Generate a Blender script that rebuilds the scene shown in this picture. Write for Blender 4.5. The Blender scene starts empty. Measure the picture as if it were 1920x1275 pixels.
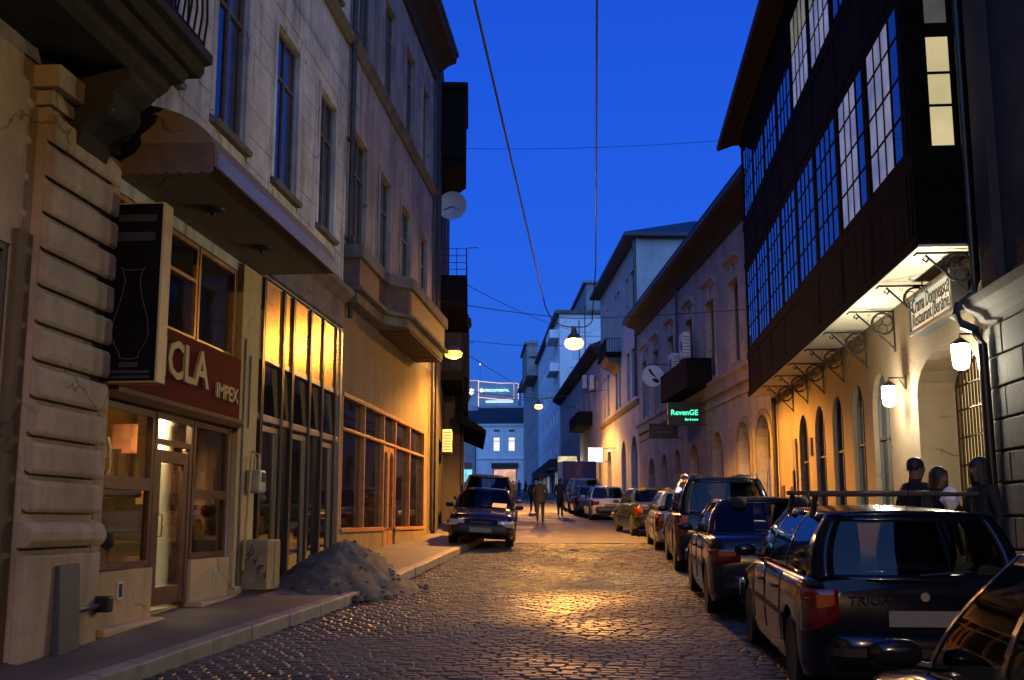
import bpy, bmesh, math, random
from mathutils import Vector, Matrix
R = math.radians
random.seed(7)
rnd = random.random
def U(a, b): return a + (b - a) * random.random()

sc = bpy.context.scene
col = sc.collection
# ------------------------------------------------------------------ camera
cam_d = bpy.data.cameras.new('camera'); cam = bpy.data.objects.new('camera', cam_d); col.objects.link(cam)
cam.location = (0, 0, 1.64)
cam.rotation_euler = (R(90 + 9.297), 0, R(4.935))
cam_d.sensor_width = 36; cam_d.lens = 36 * 2080 / 1920
cam_d.clip_start = .05; cam_d.clip_end = 6000
sc.camera = cam
# ------------------------------------------------------------------ world (blue hour)
w = bpy.data.worlds.new('World'); sc.world = w; w.use_nodes = True
nt = w.node_tree; nt.nodes.clear()
sky = nt.nodes.new('ShaderNodeTexSky'); sky.sky_type = 'NISHITA'; sky.sun_disc = False
sky.sun_elevation = R(2); sky.sun_rotation = R(180); sky.altitude = 100; sky.air_density = 1.2; sky.dust_density = .2; sky.ozone_density = 5
tint = nt.nodes.new('ShaderNodeMix'); tint.data_type = 'RGBA'; tint.blend_type = 'MULTIPLY'; tint.inputs[0].default_value = 1
tint.inputs[7].default_value = (.30, .75, 2.4, 1)      # tungsten white balance of the photograph
tcw = nt.nodes.new('ShaderNodeTexCoord'); sepw = nt.nodes.new('ShaderNodeSeparateXYZ'); nt.links.new(tcw.outputs['Generated'], sepw.inputs[0])
rmp = nt.nodes.new('ShaderNodeValToRGB'); nt.links.new(sepw.outputs[2], rmp.inputs[0])      # even blue-hour dome, a little paler at the skyline
el = rmp.color_ramp.elements; el[0].position = 0; el[0].color = (.10, .38, 1.8, 1); el[1].position = .7; el[1].color = (.02, .24, 2.05, 1)
addw = nt.nodes.new('ShaderNodeMix'); addw.data_type = 'RGBA'; addw.blend_type = 'ADD'; addw.inputs[0].default_value = 1
gl_ = nt.nodes.new('ShaderNodeMath'); gl_.operation = 'MULTIPLY'; gl_.inputs[1].default_value = -1; gl_.use_clamp = True; nt.links.new(sepw.outputs[1], gl_.inputs[0])
gp_ = nt.nodes.new('ShaderNodeMath'); gp_.operation = 'POWER'; gp_.inputs[1].default_value = 1.4; nt.links.new(gl_.outputs[0], gp_.inputs[0])
wst = nt.nodes.new('ShaderNodeMix'); wst.data_type = 'RGBA'; wst.blend_type = 'ADD'; wst.inputs[7].default_value = (2.7, 6.3, 13.5, 1)      # afterglow in the west, behind the camera
nt.links.new(gp_.outputs[0], wst.inputs[0])
bg = nt.nodes.new('ShaderNodeBackground'); bg.inputs[1].default_value = .15
out = nt.nodes.new('ShaderNodeOutputWorld')
nt.links.new(sky.outputs[0], tint.inputs[6]); nt.links.new(tint.outputs[2], addw.inputs[6]); nt.links.new(rmp.outputs[0], addw.inputs[7]); nt.links.new(addw.outputs[2], wst.inputs[6]); nt.links.new(wst.outputs[2], bg.inputs[0]); nt.links.new(bg.outputs[0], out.inputs[0])
# the sun is already below the roofs: only a trace of soft afterglow from behind the camera
sun_d = bpy.data.lights.new('sun', 'SUN'); sun_d.energy = .02; sun_d.angle = R(30); sun_d.color = (.75, .8, 1)
sun = bpy.data.objects.new('sun', sun_d); col.objects.link(sun); sun.rotation_euler = (R(78), 0, 0); sun.location = (0, -20, 30)
# ------------------------------------------------------------------ render settings
sc.view_settings.view_transform = 'Standard'; sc.view_settings.look = 'None'
sc.view_settings.exposure = 0; sc.view_settings.gamma = 1
sc.render.engine = 'CYCLES'
cy = sc.cycles
cy.use_denoising = True; cy.max_bounces = 6; cy.diffuse_bounces = 2; cy.glossy_bounces = 3; cy.transmission_bounces = 4; cy.transparent_max_bounces = 8
cy.sample_clamp_indirect = 4; cy.caustics_reflective = False; cy.caustics_refractive = False

# ------------------------------------------------------------------ materials
MATS = {}
def _mat(name):
    m = bpy.data.materials.new(name); m.use_nodes = True
    b = m.node_tree.nodes['Principled BSDF']; MATS[name] = m
    return m, m.node_tree, b
def simple(name, c, rough=.6, metal=0, spec=.5, coat=0, noise=0, nscale=6, bump=0, bscale=40):
    if name in MATS: return MATS[name]
    m, t, b = _mat(name)
    b.inputs['Base Color'].default_value = (*c, 1); b.inputs['Roughness'].default_value = rough
    b.inputs['Metallic'].default_value = metal; b.inputs['Specular IOR Level'].default_value = spec
    if coat: b.inputs['Coat Weight'].default_value = coat; b.inputs['Coat Roughness'].default_value = .05
    tc = t.nodes.new('ShaderNodeTexCoord')
    if noise:
        n = t.nodes.new('ShaderNodeTexNoise'); n.inputs['Scale'].default_value = nscale; n.inputs['Detail'].default_value = 6
        t.links.new(tc.outputs['Object'], n.inputs['Vector'])
        r = t.nodes.new('ShaderNodeMapRange'); r.inputs[1].default_value = .3; r.inputs[2].default_value = .7
        r.inputs[3].default_value = 1 - noise; r.inputs[4].default_value = 1 + noise * .5
        t.links.new(n.outputs[0], r.inputs[0])
        mx = t.nodes.new('ShaderNodeMix'); mx.data_type = 'RGBA'; mx.blend_type = 'MULTIPLY'; mx.inputs[0].default_value = 1
        mx.inputs[6].default_value = (*c, 1); t.links.new(r.outputs[0], mx.inputs[7]); t.links.new(mx.outputs[2], b.inputs['Base Color'])
        r2 = t.nodes.new('ShaderNodeMapRange'); r2.inputs[3].default_value = max(.03, rough - .12); r2.inputs[4].default_value = min(1, rough + .12)
        t.links.new(n.outputs[0], r2.inputs[0]); t.links.new(r2.outputs[0], b.inputs['Roughness'])
    if bump:
        n2 = t.nodes.new('ShaderNodeTexNoise'); n2.inputs['Scale'].default_value = bscale; n2.inputs['Detail'].default_value = 5
        t.links.new(tc.outputs['Object'], n2.inputs['Vector'])
        bp = t.nodes.new('ShaderNodeBump'); bp.inputs['Strength'].default_value = bump; bp.inputs['Distance'].default_value = .02
        t.links.new(n2.outputs[0], bp.inputs['Height']); t.links.new(bp.outputs[0], b.inputs['Normal'])
    return m
def plaster(name, c, stain=(.12, .10, .085), amount=.5, scale=.8, rough=.88, streak=.6, patch=0, patchc=(.5, .45, .4)):
    """old plaster: cloudy stains, downward streaks, fine grain and a little relief"""
    if name in MATS: return MATS[name]
    m, t, b = _mat(name)
    N = t.nodes; L = t.links
    b.inputs['Roughness'].default_value = rough; b.inputs['Specular IOR Level'].default_value = .3
    tc = N.new('ShaderNodeTexCoord')
    def noise(sc_, det, vec=None, ro=.6):
        n = N.new('ShaderNodeTexNoise'); n.inputs['Scale'].default_value = sc_; n.inputs['Detail'].default_value = det; n.inputs['Roughness'].default_value = ro
        L.new(vec or tc.outputs['Object'], n.inputs['Vector']); return n.outputs[0]
    def rng(x, a, b_, c_=0, d=1):
        r = N.new('ShaderNodeMapRange'); r.inputs[1].default_value = a; r.inputs[2].default_value = b_; r.inputs[3].default_value = c_; r.inputs[4].default_value = d
        L.new(x, r.inputs[0]); return r.outputs[0]
    def mix(f, a, b_):
        x = N.new('ShaderNodeMix'); x.data_type = 'RGBA'
        L.new(f, x.inputs[0])
        for i, v in ((6, a), (7, b_)):
            if isinstance(v, tuple): x.inputs[i].default_value = (*v, 1)
            else: L.new(v, x.inputs[i])
        return x.outputs[2]
    mp = N.new('ShaderNodeMapping'); mp.inputs['Scale'].default_value = (3.2, 3.2, .22); L.new(tc.outputs['Object'], mp.inputs[0])
    c0 = mix(rng(noise(scale * 4.5, 6), .48, .72, 0, amount * .55), c, tuple(v * .55 for v in c))
    c1 = mix(rng(noise(scale, 8), .42, .72, 0, amount), c0, stain)
    c2 = mix(rng(noise(1.3, 6, mp.outputs[0]), .5, .85, 0, streak * amount * 1.4), c1, tuple(v * .7 for v in stain))
    if patch: c2 = mix(rng(noise(scale * 1.7, 3), .60, .615, 0, patch), c2, patchc)
    c3 = mix(rng(noise(22, 4), .3, .8, 0, .25), c2, tuple(v * .6 for v in c))
    # hairline cracks, broken up so they come and go
    vo = N.new('ShaderNodeTexVoronoi'); vo.feature = 'DISTANCE_TO_EDGE'; vo.inputs['Scale'].default_value = .9
    nd = N.new('ShaderNodeTexNoise'); nd.inputs['Scale'].default_value = 2.5; nd.inputs['Detail'].default_value = 6; L.new(tc.outputs['Object'], nd.inputs['Vector'])
    av = N.new('ShaderNodeVectorMath'); av.operation = 'MULTIPLY_ADD'; av.inputs[1].default_value = (.55, .55, .55); L.new(nd.outputs['Color'], av.inputs[0]); L.new(tc.outputs['Object'], av.inputs[2]); L.new(av.outputs[0], vo.inputs['Vector'])
    cm = N.new('ShaderNodeMath'); cm.operation = 'MULTIPLY'; L.new(rng(vo.outputs['Distance'], .004, .014, 1, 0), cm.inputs[0]); L.new(rng(noise(.6, 2), .5, .6), cm.inputs[1])
    c3 = mix(cm.outputs[0], c3, tuple(v * .35 for v in c))
    L.new(c3, b.inputs['Base Color'])
    bp = N.new('ShaderNodeBump'); bp.inputs['Strength'].default_value = .35; bp.inputs['Distance'].default_value = .03
    L.new(noise(9, 8, None, .7), bp.inputs['Height']); L.new(bp.outputs[0], b.inputs['Normal'])
    return m
def emit(name, c, s, base=None):
    if name in MATS: return MATS[name]
    m, t, b = _mat(name)
    b.inputs['Base Color'].default_value = (*(base or c), 1); b.inputs['Emission Color'].default_value = (*c, 1); b.inputs['Emission Strength'].default_value = s
    b.inputs['Roughness'].default_value = .4
    return m
def lit_pane(name, c, s, vary=.5, scale=1.2):
    """a pane with a lit room or curtain behind it: uneven glow under a glossy face"""
    if name in MATS: return MATS[name]
    m, t, b = _mat(name)
    tc = t.nodes.new('ShaderNodeTexCoord'); n = t.nodes.new('ShaderNodeTexNoise'); n.inputs['Scale'].default_value = scale; n.inputs['Detail'].default_value = 3
    t.links.new(tc.outputs['Object'], n.inputs['Vector'])
    r = t.nodes.new('ShaderNodeMapRange'); r.inputs[1].default_value = .3; r.inputs[2].default_value = .7; r.inputs[3].default_value = s * (1 - vary); r.inputs[4].default_value = s * (1 + vary * .4)
    t.links.new(n.outputs[0], r.inputs[0]); t.links.new(r.outputs[0], b.inputs['Emission Strength'])
    b.inputs['Base Color'].default_value = (.05, .05, .05, 1); b.inputs['Emission Color'].default_value = (*c, 1); b.inputs['Roughness'].default_value = .06
    return m
def glass_dark(name, c=(.008, .009, .011), rough=.03, ior=1.55):
    if name in MATS: return MATS[name]
    m, t, b = _mat(name)
    b.inputs['Base Color'].default_value = (*c, 1); b.inputs['Roughness'].default_value = rough; b.inputs['IOR'].default_value = ior; b.inputs['Specular IOR Level'].default_value = .6
    tc = t.nodes.new('ShaderNodeTexCoord'); n = t.nodes.new('ShaderNodeTexNoise'); n.inputs['Scale'].default_value = 1.4
    t.links.new(tc.outputs['Object'], n.inputs['Vector'])
    bp = t.nodes.new('ShaderNodeBump'); bp.inputs['Strength'].default_value = .06; bp.inputs['Distance'].default_value = .02
    t.links.new(n.outputs[0], bp.inputs['Height']); t.links.new(bp.outputs[0], b.inputs['Normal'])
    return m
def glass_clear(name, tintc=(.8, .82, .8), rough=.02, mult=1.0):
    if name in MATS: return MATS[name]
    m, t, b = _mat(name); t.nodes.remove(b)
    o = t.nodes['Material Output']
    tr = t.nodes.new('ShaderNodeBsdfTransparent'); tr.inputs[0].default_value = (*tintc, 1)
    gl = t.nodes.new('ShaderNodeBsdfGlossy'); gl.inputs['Roughness'].default_value = rough
    lw = t.nodes.new('ShaderNodeLayerWeight'); lw.inputs[0].default_value = .5
    pw = t.nodes.new('ShaderNodeMath'); pw.operation = 'POWER'; pw.inputs[1].default_value = 5; t.links.new(lw.outputs['Facing'], pw.inputs[0])
    mm = t.nodes.new('ShaderNodeMath'); mm.operation = 'MULTIPLY_ADD'; mm.inputs[1].default_value = .95 * mult; mm.inputs[2].default_value = .045 * mult
    mm.use_clamp = True
    mx = t.nodes.new('ShaderNodeMixShader')
    t.links.new(pw.outputs[0], mm.inputs[0]); t.links.new(mm.outputs[0], mx.inputs[0]); t.links.new(tr.outputs[0], mx.inputs[1]); t.links.new(gl.outputs[0], mx.inputs[2]); t.links.new(mx.outputs[0], o.inputs[0])
    return m

def glow_cover(name, c, s):
    """a glowing translucent cover that lets the lamp inside shine through"""
    m, t, b = _mat(name); t.nodes.remove(b); o = t.nodes['Material Output']
    tr = t.nodes.new('ShaderNodeBsdfTransparent'); em = t.nodes.new('ShaderNodeEmission'); em.inputs[0].default_value = (*c, 1); em.inputs[1].default_value = s
    ad = t.nodes.new('ShaderNodeAddShader'); t.links.new(tr.outputs[0], ad.inputs[0]); t.links.new(em.outputs[0], ad.inputs[1]); t.links.new(ad.outputs[0], o.inputs[0])
    return m

# ------------------------------------------------------------------ mesh helpers
class Fr:
    """a facade frame: s along the wall, n out of the wall, z up"""
    def __init__(self, o, a, n): self.o = Vector(o); self.a = Vector(a); self.n = Vector(n); self.z = Vector((0, 0, 1))
    def P(self, s, n, z): return self.o + self.a * s + self.n * n + self.z * z
WORLD = Fr((0, 0, 0), (1, 0, 0), (0, 1, 0))
class MB:
    def __init__(self, fr=WORLD): self.v = []; self.f = []; self.m = []; self.fr = fr; self.cur = 0
    def add(self, vs, fs):
        k = len(self.v); self.v += [self.fr.P(*p) for p in vs]
        self.f += [tuple(i + k for i in q) for q in fs]; self.m += [self.cur] * len(fs); return self
    def box(self, a0, a1, b0, b1, c0, c1):
        return self.add([(a0, b0, c0), (a1, b0, c0), (a1, b1, c0), (a0, b1, c0), (a0, b0, c1), (a1, b0, c1), (a1, b1, c1), (a0, b1, c1)],
                        [(0, 3, 2, 1), (4, 5, 6, 7), (0, 1, 5, 4), (1, 2, 6, 5), (2, 3, 7, 6), (3, 0, 4, 7)])
    def quad(self, a, b, c, d): return self.add([a, b, c, d], [(0, 1, 2, 3)])
    def prism(self, poly, n0, n1):
        """(s,z) polygon between two n"""
        k = len(poly)
        return self.add([(s, n0, z) for s, z in poly] + [(s, n1, z) for s, z in poly],
                        [tuple(range(k))[::-1], tuple(range(k, 2 * k))] + [(i, (i + 1) % k, k + (i + 1) % k, k + i) for i in range(k)])
    def extr(self, poly, s0, s1):
        """(n,z) profile swept along s"""
        k = len(poly)
        return self.add([(s0, n, z) for n, z in poly] + [(s1, n, z) for n, z in poly],
                        [tuple(range(k)), tuple(range(k, 2 * k))[::-1]] + [(i, k + i, k + (i + 1) % k, (i + 1) % k) for i in range(k)])
    def slab(self, poly, z0, z1):
        """(s,n) plan polygon between two heights"""
        k = len(poly)
        return self.add([(s, n, z0) for s, n in poly] + [(s, n, z1) for s, n in poly],
                        [tuple(range(k))[::-1], tuple(range(k, 2 * k))] + [(i, (i + 1) % k, k + (i + 1) % k, k + i) for i in range(k)])
    def tube(self, pts, r, n=6, closed=False):
        P = [Vector(p) for p in pts]; k = len(P); vs = []
        rr = r if isinstance(r, (list, tuple)) else [r] * k
        for i, p in enumerate(P):
            d = (P[(i + 1) % k] - P[i - 1]) if closed else (P[min(i + 1, k - 1)] - P[max(i - 1, 0)])
            d.normalize(); h = Vector((0, 0, 1)) if abs(d.z) < .9 else Vector((1, 0, 0))
            x = d.cross(h).normalized(); y = d.cross(x)
            for j in range(n):
                a = 2 * math.pi * j / n; vs.append(tuple(p + (x * math.cos(a) + y * math.sin(a)) * rr[i]))
        fs = []
        for i in range(k if closed else k - 1):
            for j in range(n):
                a = i * n + j; b = i * n + (j + 1) % n; c = ((i + 1) % k) * n + (j + 1) % n; d = ((i + 1) % k) * n + j
                fs.append((a, b, c, d))
        if not closed: fs += [tuple(range(n))[::-1], tuple(range((k - 1) * n, k * n))]
        return self.add(vs, fs)
    def lathe(self, prof, c=(0, 0, 0), n=16, axis='z'):
        vs = []; k = len(prof)
        for r, h in prof:
            for j in range(n):
                a = 2 * math.pi * j / n; x, y = r * math.cos(a), r * math.sin(a)
                p = {'z': (x, y, h), 'x': (h, x, y), 'y': (x, h, y)}[axis]
                vs.append((c[0] + p[0], c[1] + p[1], c[2] + p[2]))
        fs = [(i * n + j, i * n + (j + 1) % n, (i + 1) * n + (j + 1) % n, (i + 1) * n + j) for i in range(k - 1) for j in range(n)]
        fs += [tuple(range(n))[::-1], tuple(range((k - 1) * n, k * n))]
        return self.add(vs, fs)
    def grid(self, fn, nu, nv):
        vs = [fn(i / nu, j / nv) for j in range(nv + 1) for i in range(nu + 1)]
        return self.add(vs, [(j * (nu + 1) + i, j * (nu + 1) + i + 1, (j + 1) * (nu + 1) + i + 1, (j + 1) * (nu + 1) + i) for j in range(nv) for i in range(nu)])
    def mesh(self, name, mat, off=Vector(), smooth=None):
        me = bpy.data.meshes.new(name); me.from_pydata([tuple(p - off) for p in self.v], [], self.f)
        for x in (mat if isinstance(mat, (list, tuple)) else [mat]): me.materials.append(x)
        if any(self.m): me.polygons.foreach_set('material_index', self.m)
        bm = bmesh.new(); bm.from_mesh(me)
        if 'wall' in name: bmesh.ops.remove_doubles(bm, verts=bm.verts, dist=2e-4)
        bmesh.ops.recalc_face_normals(bm, faces=bm.faces); bm.to_mesh(me); bm.free()
        if smooth:
            me.polygons.foreach_set('use_smooth', [True] * len(me.polygons)); me.set_sharp_from_angle(angle=R(smooth))
        return me
    def build(self, name, mat, parent=None, smooth=None, bevel=0, base=None):
        """verts are in world space (or in the parent's own space when the parent is flagged local)"""
        off = Vector()
        if parent is not None and not parent.get('_local'): off = wloc(parent)
        o = bpy.data.objects.new(name, None)
        if parent is None and base is not None: off = Vector(base)
        me = self.mesh(name, mat, off, smooth)
        bpy.data.objects.remove(o); o = bpy.data.objects.new(name, me); col.objects.link(o)
        if parent is not None:
            o.parent = parent
            if parent.get('_local'): o['_local'] = 1
        elif base is not None: o.location = base
        if bevel:
            md = o.modifiers.new('bevel', 'BEVEL'); md.width = bevel; md.segments = 2; md.limit_method = 'ANGLE'
        return o
def wloc(o):
    v = Vector()
    while o is not None: v += o.location; o = o.parent
    return v
def tag(o, label, cat, group=None):
    o['label'] = label; o['category'] = cat
    if group: o['group'] = group
    return o
def thing(name, label, cat, loc=(0, 0, 0), rz=0, group=None, local=False):
    o = bpy.data.objects.new(name, None); col.objects.link(o); o.location = loc; o.rotation_euler = (0, 0, rz); o.empty_display_size = .2
    if local: o['_local'] = 1
    return tag(o, label, cat, group)
def struct(o): o['kind'] = 'structure'; return o
def stuff(o): o['kind'] = 'stuff'; return o
def copy_tree(o, parent=None):
    c = o.copy(); col.objects.link(c); c.parent = parent
    for ch in list(o.children): copy_tree(ch, c)
    return c
def text(name, s, size, mat, parent, origin, xdir, ydir, shear=0, extrude=.004, width=None, align='CENTER', bold=0):
    """flat lettering as a mesh; origin/xdir/ydir in world space (or local of a local parent)"""
    cu = bpy.data.curves.new(name, 'FONT'); cu.body = s; cu.size = size; cu.shear = shear; cu.extrude = extrude; cu.align_x = align; cu.align_y = 'CENTER'; cu.resolution_u = 2; cu.offset = bold
    t = bpy.data.objects.new(name, cu); col.objects.link(t)
    dg = bpy.context.evaluated_depsgraph_get(); me = bpy.data.meshes.new_from_object(t.evaluated_get(dg))
    bpy.data.objects.remove(t); bpy.data.curves.remove(cu)
    x = Vector(xdir).normalized(); y = Vector(ydir).normalized(); z = x.cross(y)
    k = 1
    if width:
        xs = [v.co.x for v in me.vertices]; k = width / max(1e-6, max(xs) - min(xs))
    off = Vector() if (parent is None or parent.get('_local')) else wloc(parent)
    for v in me.vertices: v.co = Vector(origin) + x * v.co.x * k + y * v.co.y + z * v.co.z - off
    me.materials.clear(); me.materials.append(mat); me.name = name
    o = bpy.data.objects.new(name, me); col.objects.link(o); o.parent = parent
    if parent is not None and parent.get('_local'): o['_local'] = 1
    return o
def light(name, kind, loc, energy, color, parent, size=.1, spot=None, rot=None, blend=.4, shape=None):
    d = bpy.data.lights.new(name, kind); d.energy = energy; d.color = color
    if kind == 'AREA':
        d.size = size if not isinstance(size, tuple) else size[0]
        if isinstance(size, tuple): d.shape = 'RECTANGLE'; d.size_y = size[1]
    else: d.shadow_soft_size = size
    if kind == 'SPOT': d.spot_size = R(spot); d.spot_blend = blend
    o = bpy.data.objects.new(name, d); col.objects.link(o)
    if parent is not None: o.parent = parent; o.location = Vector(loc) - (Vector() if parent.get('_local') else wloc(parent))
    else: o.location = loc
    if rot: o.rotation_euler = rot
    return o
def g(y): return .036 * max(-90., min(y, 212.))      # the street climbs gently away from the camera
A7 = R(7.05)
LF = Fr((-5, 0, 0), (0, 1, 0), (1, 0, 0))                                     # left facades: s is world y
RF = Fr((5.2, 0, 0), (0, 1, 0), (-1, 0, 0))                                   # right facades
LF2 = Fr((-5, 32.3, 0), (-math.sin(A7), math.cos(A7), 0), (math.cos(A7), math.sin(A7), 0))   # beyond the bend
RF2 = Fr((5.2, 34.6, 0), (-math.sin(A7), math.cos(A7), 0), (-math.cos(A7), -math.sin(A7), 0))

def arcpts(s0, s1, zs, rise, n=10):
    """points of an arch from (s0,zs) over to (s1,zs)"""
    c = (s0 + s1) / 2; h = (s1 - s0) / 2
    return [(c - h * math.cos(math.pi * i / n), zs + rise * math.sin(math.pi * i / n)) for i in range(n + 1)]
def wall(mb, s0, s1, z0, z1, ops, depth=.3, ends=True, top=True):
    """wall face with openings (s0,s1,z0,z1,rise): rise>0 = arched head inside z1; reveals run inwards"""
    S = sorted({s0, s1, *[o[0] for o in ops], *[o[1] for o in ops]}); Z = sorted({z0, z1, *[o[2] for o in ops], *[o[3] for o in ops]})
    S = [s for s in S if s0 <= s <= s1]; Z = [z for z in Z if z0 <= z <= z1]
    for i in range(len(S) - 1):
        zs = None
        for j in range(len(Z) - 1):
            cs = (S[i] + S[i + 1]) / 2; cz = (Z[j] + Z[j + 1]) / 2
            hole = any(o[0] < cs < o[1] and o[2] < cz < o[3] for o in ops)
            if not hole:
                if zs is None: zs = Z[j]
            if zs is not None and (hole or j == len(Z) - 2):
                ze = Z[j] if hole else Z[j + 1]
                mb.quad((S[i], 0, zs), (S[i + 1], 0, zs), (S[i + 1], 0, ze), (S[i], 0, ze)); zs = None
    for o in ops:
        if o[2] >= z1 or o[3] <= z0: continue
        a, b, c, d = o[:4]; rise = o[4] if len(o) > 4 else 0; dp = o[5] if len(o) > 5 else depth
        zt = d - rise
        mb.quad((a, 0, c), (a, -dp, c), (a, -dp, zt), (a, 0, zt)); mb.quad((b, 0, c), (b, -dp, c), (b, -dp, zt), (b, 0, zt))
        mb.quad((a, 0, c), (b, 0, c), (b, -dp, c), (a, -dp, c))
        if rise:
            p = arcpts(a, b, zt, rise)
            for i in range(len(p) - 1):
                (x0, y0), (x1, y1) = p[i], p[i + 1]
                mb.quad((x0, 0, y0), (x1, 0, y1), (x1, 0, d), (x0, 0, d)) if max(y0, y1) < d - 1e-6 or True else None
                mb.quad((x0, 0, y0), (x1, 0, y1), (x1, -dp, y1), (x0, -dp, y0))
        else: mb.quad((a, 0, d), (b, 0, d), (b, -dp, d), (a, -dp, d))
    if ends:
        for s in (s0, s1): mb.quad((s, 0, z0), (s, -.35, z0), (s, -.35, z1), (s, 0, z1))
    if top: mb.quad((s0, 0, z1), (s1, 0, z1), (s1, -.35, z1), (s0, -.35, z1))
def mass(parent, fr, s0, s1, z0, z1, mat, near=-.36, far=-9, roof=None, rh=0, over=.0, rmat=None):
    """the sides, back and roof of a building behind its street face"""
    m = MB(fr)
    for s in (s0 + .01, s1 - .01): m.quad((s, near, z0), (s, far, z0), (s, far, z1 - .02), (s, near, z1 - .02))
    m.quad((s0, far, z0), (s1, far, z0), (s1, far, z1 - .02), (s0, far, z1 - .02))
    m.build('side_wall', mat, parent)
    r = MB(fr)
    if rh: r.extr([(over, z1 + .01), (over, z1 + .12), ((far) / 2, z1 + rh), (far - .3, z1 + .12), (far - .3, z1 + .01)], s0 - .1, s1 + .1)
    else: r.box(s0, s1, far, .0, z1 + .003, z1 + .06)
    r.build('roof', rmat or mat, parent)
def window(parent, fr, s0, s1, z0, z1, n, fmat, gmats, cols=2, rows=(.3,), fw=.06, bar=.045, tilt=0, sill=None, rise=0, single=False, name='window', dp=.07):
    """a window frame part with panes (and a sill) as its sub-parts; n is the frame's outer face"""
    f = MB(fr); zt = z1 - rise
    f.box(s0, s0 + fw, n - dp, n, z0, zt); f.box(s1 - fw, s1, n - dp, n, z0, zt); f.box(s0 + fw, s1 - fw, n - dp, n, z0, z0 + fw)
    if rise:
        p = arcpts(s0, s1, zt, rise); q = arcpts(s0 + fw, s1 - fw, zt, rise - fw)
        for i in range(len(p) - 1):
            f.prism([p[i], p[i + 1], q[i + 1], q[i]], n - dp, n)
    else: f.box(s0 + fw, s1 - fw, n - dp, n, z1 - fw, z1)
    H = z1 - z0; xs = [s0 + fw + (s1 - s0 - 2 * fw) * i / cols for i in range(cols + 1)]
    zs = [z0 + fw] + [z0 + H * r_ for r_ in sorted(rows)] + [z1 - fw]
    for i in range(1, cols): f.box(xs[i] - bar / 2, xs[i] + bar / 2, n - dp, n + .006, z0 + fw, (z1 - fw) if not rise else zt + rise * .9)
    for z in zs[1:-1]:
        for i in range(cols): f.box(xs[i] + (bar / 2 if i else 0), xs[i + 1] - (bar / 2 if i < cols - 1 else 0), n - dp, n, z - bar / 2, z + bar / 2)
    w_ = f.build(name, fmat, parent)
    gm = gmats if isinstance(gmats, (list, tuple)) else [gmats]
    if single or rise:
        pm = MB(fr); nn = n - dp + .02
        if rise: pm.add([(a, nn, b) for a, b in [(s0 + .01, z0 + .01)] + arcpts(s0 + .01, s1 - .01, zt, rise - .01) + [(s1 - .01, z0 + .01)]], [tuple(range(13))])
        else: pm.quad((s0 + .01, nn, z0 + .01), (s1 - .01, nn, z0 + .01), (s1 - .01, nn, z1 - .01), (s0 + .01, nn, z1 - .01))
        pm.build('pane', gm[0], w_)
    else:
        for i in range(cols):
            tl = U(-tilt, tilt)
            for j in range(len(zs) - 1):
                pm = MB(fr); a, b = xs[i] + .004, xs[i + 1] - .004; k = U(-tilt, tilt) * .3
                nn = n - dp / 2; t0 = tl * (b - a) / 2
                pm.add([(a, nn - t0 - .004, zs[j]), (b, nn + t0 - .004, zs[j]), (b, nn + t0 - .004 + k * .1, zs[j + 1]), (a, nn - t0 - .004 + k * .1, zs[j + 1]),
                        (a, nn - t0 + .002, zs[j]), (b, nn + t0 + .002, zs[j]), (b, nn + t0 + .002 + k * .1, zs[j + 1]), (a, nn - t0 + .002 + k * .1, zs[j + 1])],
                       [(0, 3, 2, 1), (4, 5, 6, 7), (0, 1, 5, 4), (1, 2, 6, 5), (2, 3, 7, 6), (3, 0, 4, 7)])
                pm.build('pane', gm[(i * (len(zs) - 1) + j) % len(gm)], w_)
    if sill:
        sm = MB(fr); sm.extr([(sill[0], z0 - .12), (sill[0], z0 - .03), (n - dp, z0 - .003), (n - dp, z0 - .12)] if sill[0] > 0 else [(0, z0), (0, z0), (0, z0), (0, z0)], s0 - .08, s1 + .08)
        sm.build('sill', sill[1], w_)
    return w_
# ================================================================== ground, road, pavements
T7 = math.tan(A7)
def wall_l(y): return -5.0 - T7 * max(0, y - 32.3)
def wall_r(y): return 5.2 - T7 * max(0, y - 34.6)
def kerb_l(y):
    k = -4.05 + .63 * max(0., min(1., (y - 8) / 8)); return k - T7 * max(0, y - 31)
def kerb_r(y): return 3.1 - T7 * max(0, y - 33)
YS = [-60, -30, -10] + [i * 2.0 for i in range(-3, 60)] + [125, 140, 160, 180, 200, 214]
M_ground = simple('ground_asphalt', (.045, .043, .042), .8, noise=.3, nscale=.6, bump=.4)
gm = MB()
ys = [-900, -300, -90, 0, 100, 212, 300, 1000, 4000]; xs = [-2500, -300, -40, 0, 40, 300, 2500]
gm.grid(lambda i, j: (xs[round(i * 6)], ys[round(j * 8)], g(ys[round(j * 8)]) - .06), 6, 8)
struct(gm.build('ground', M_ground))
def strip(mb, fl, fr, zl, zr, y0, y1):
    yy = [y for y in YS if y0 < y < y1]; yy = [y0] + yy + [y1]
    for a, b in zip(yy, yy[1:]):
        mb.quad((fl(a), a, g(a) + zl), (fr(a), a, g(a) + zr), (fr(b), b, g(b) + zr), (fl(b), b, g(b) + zl))
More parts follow.
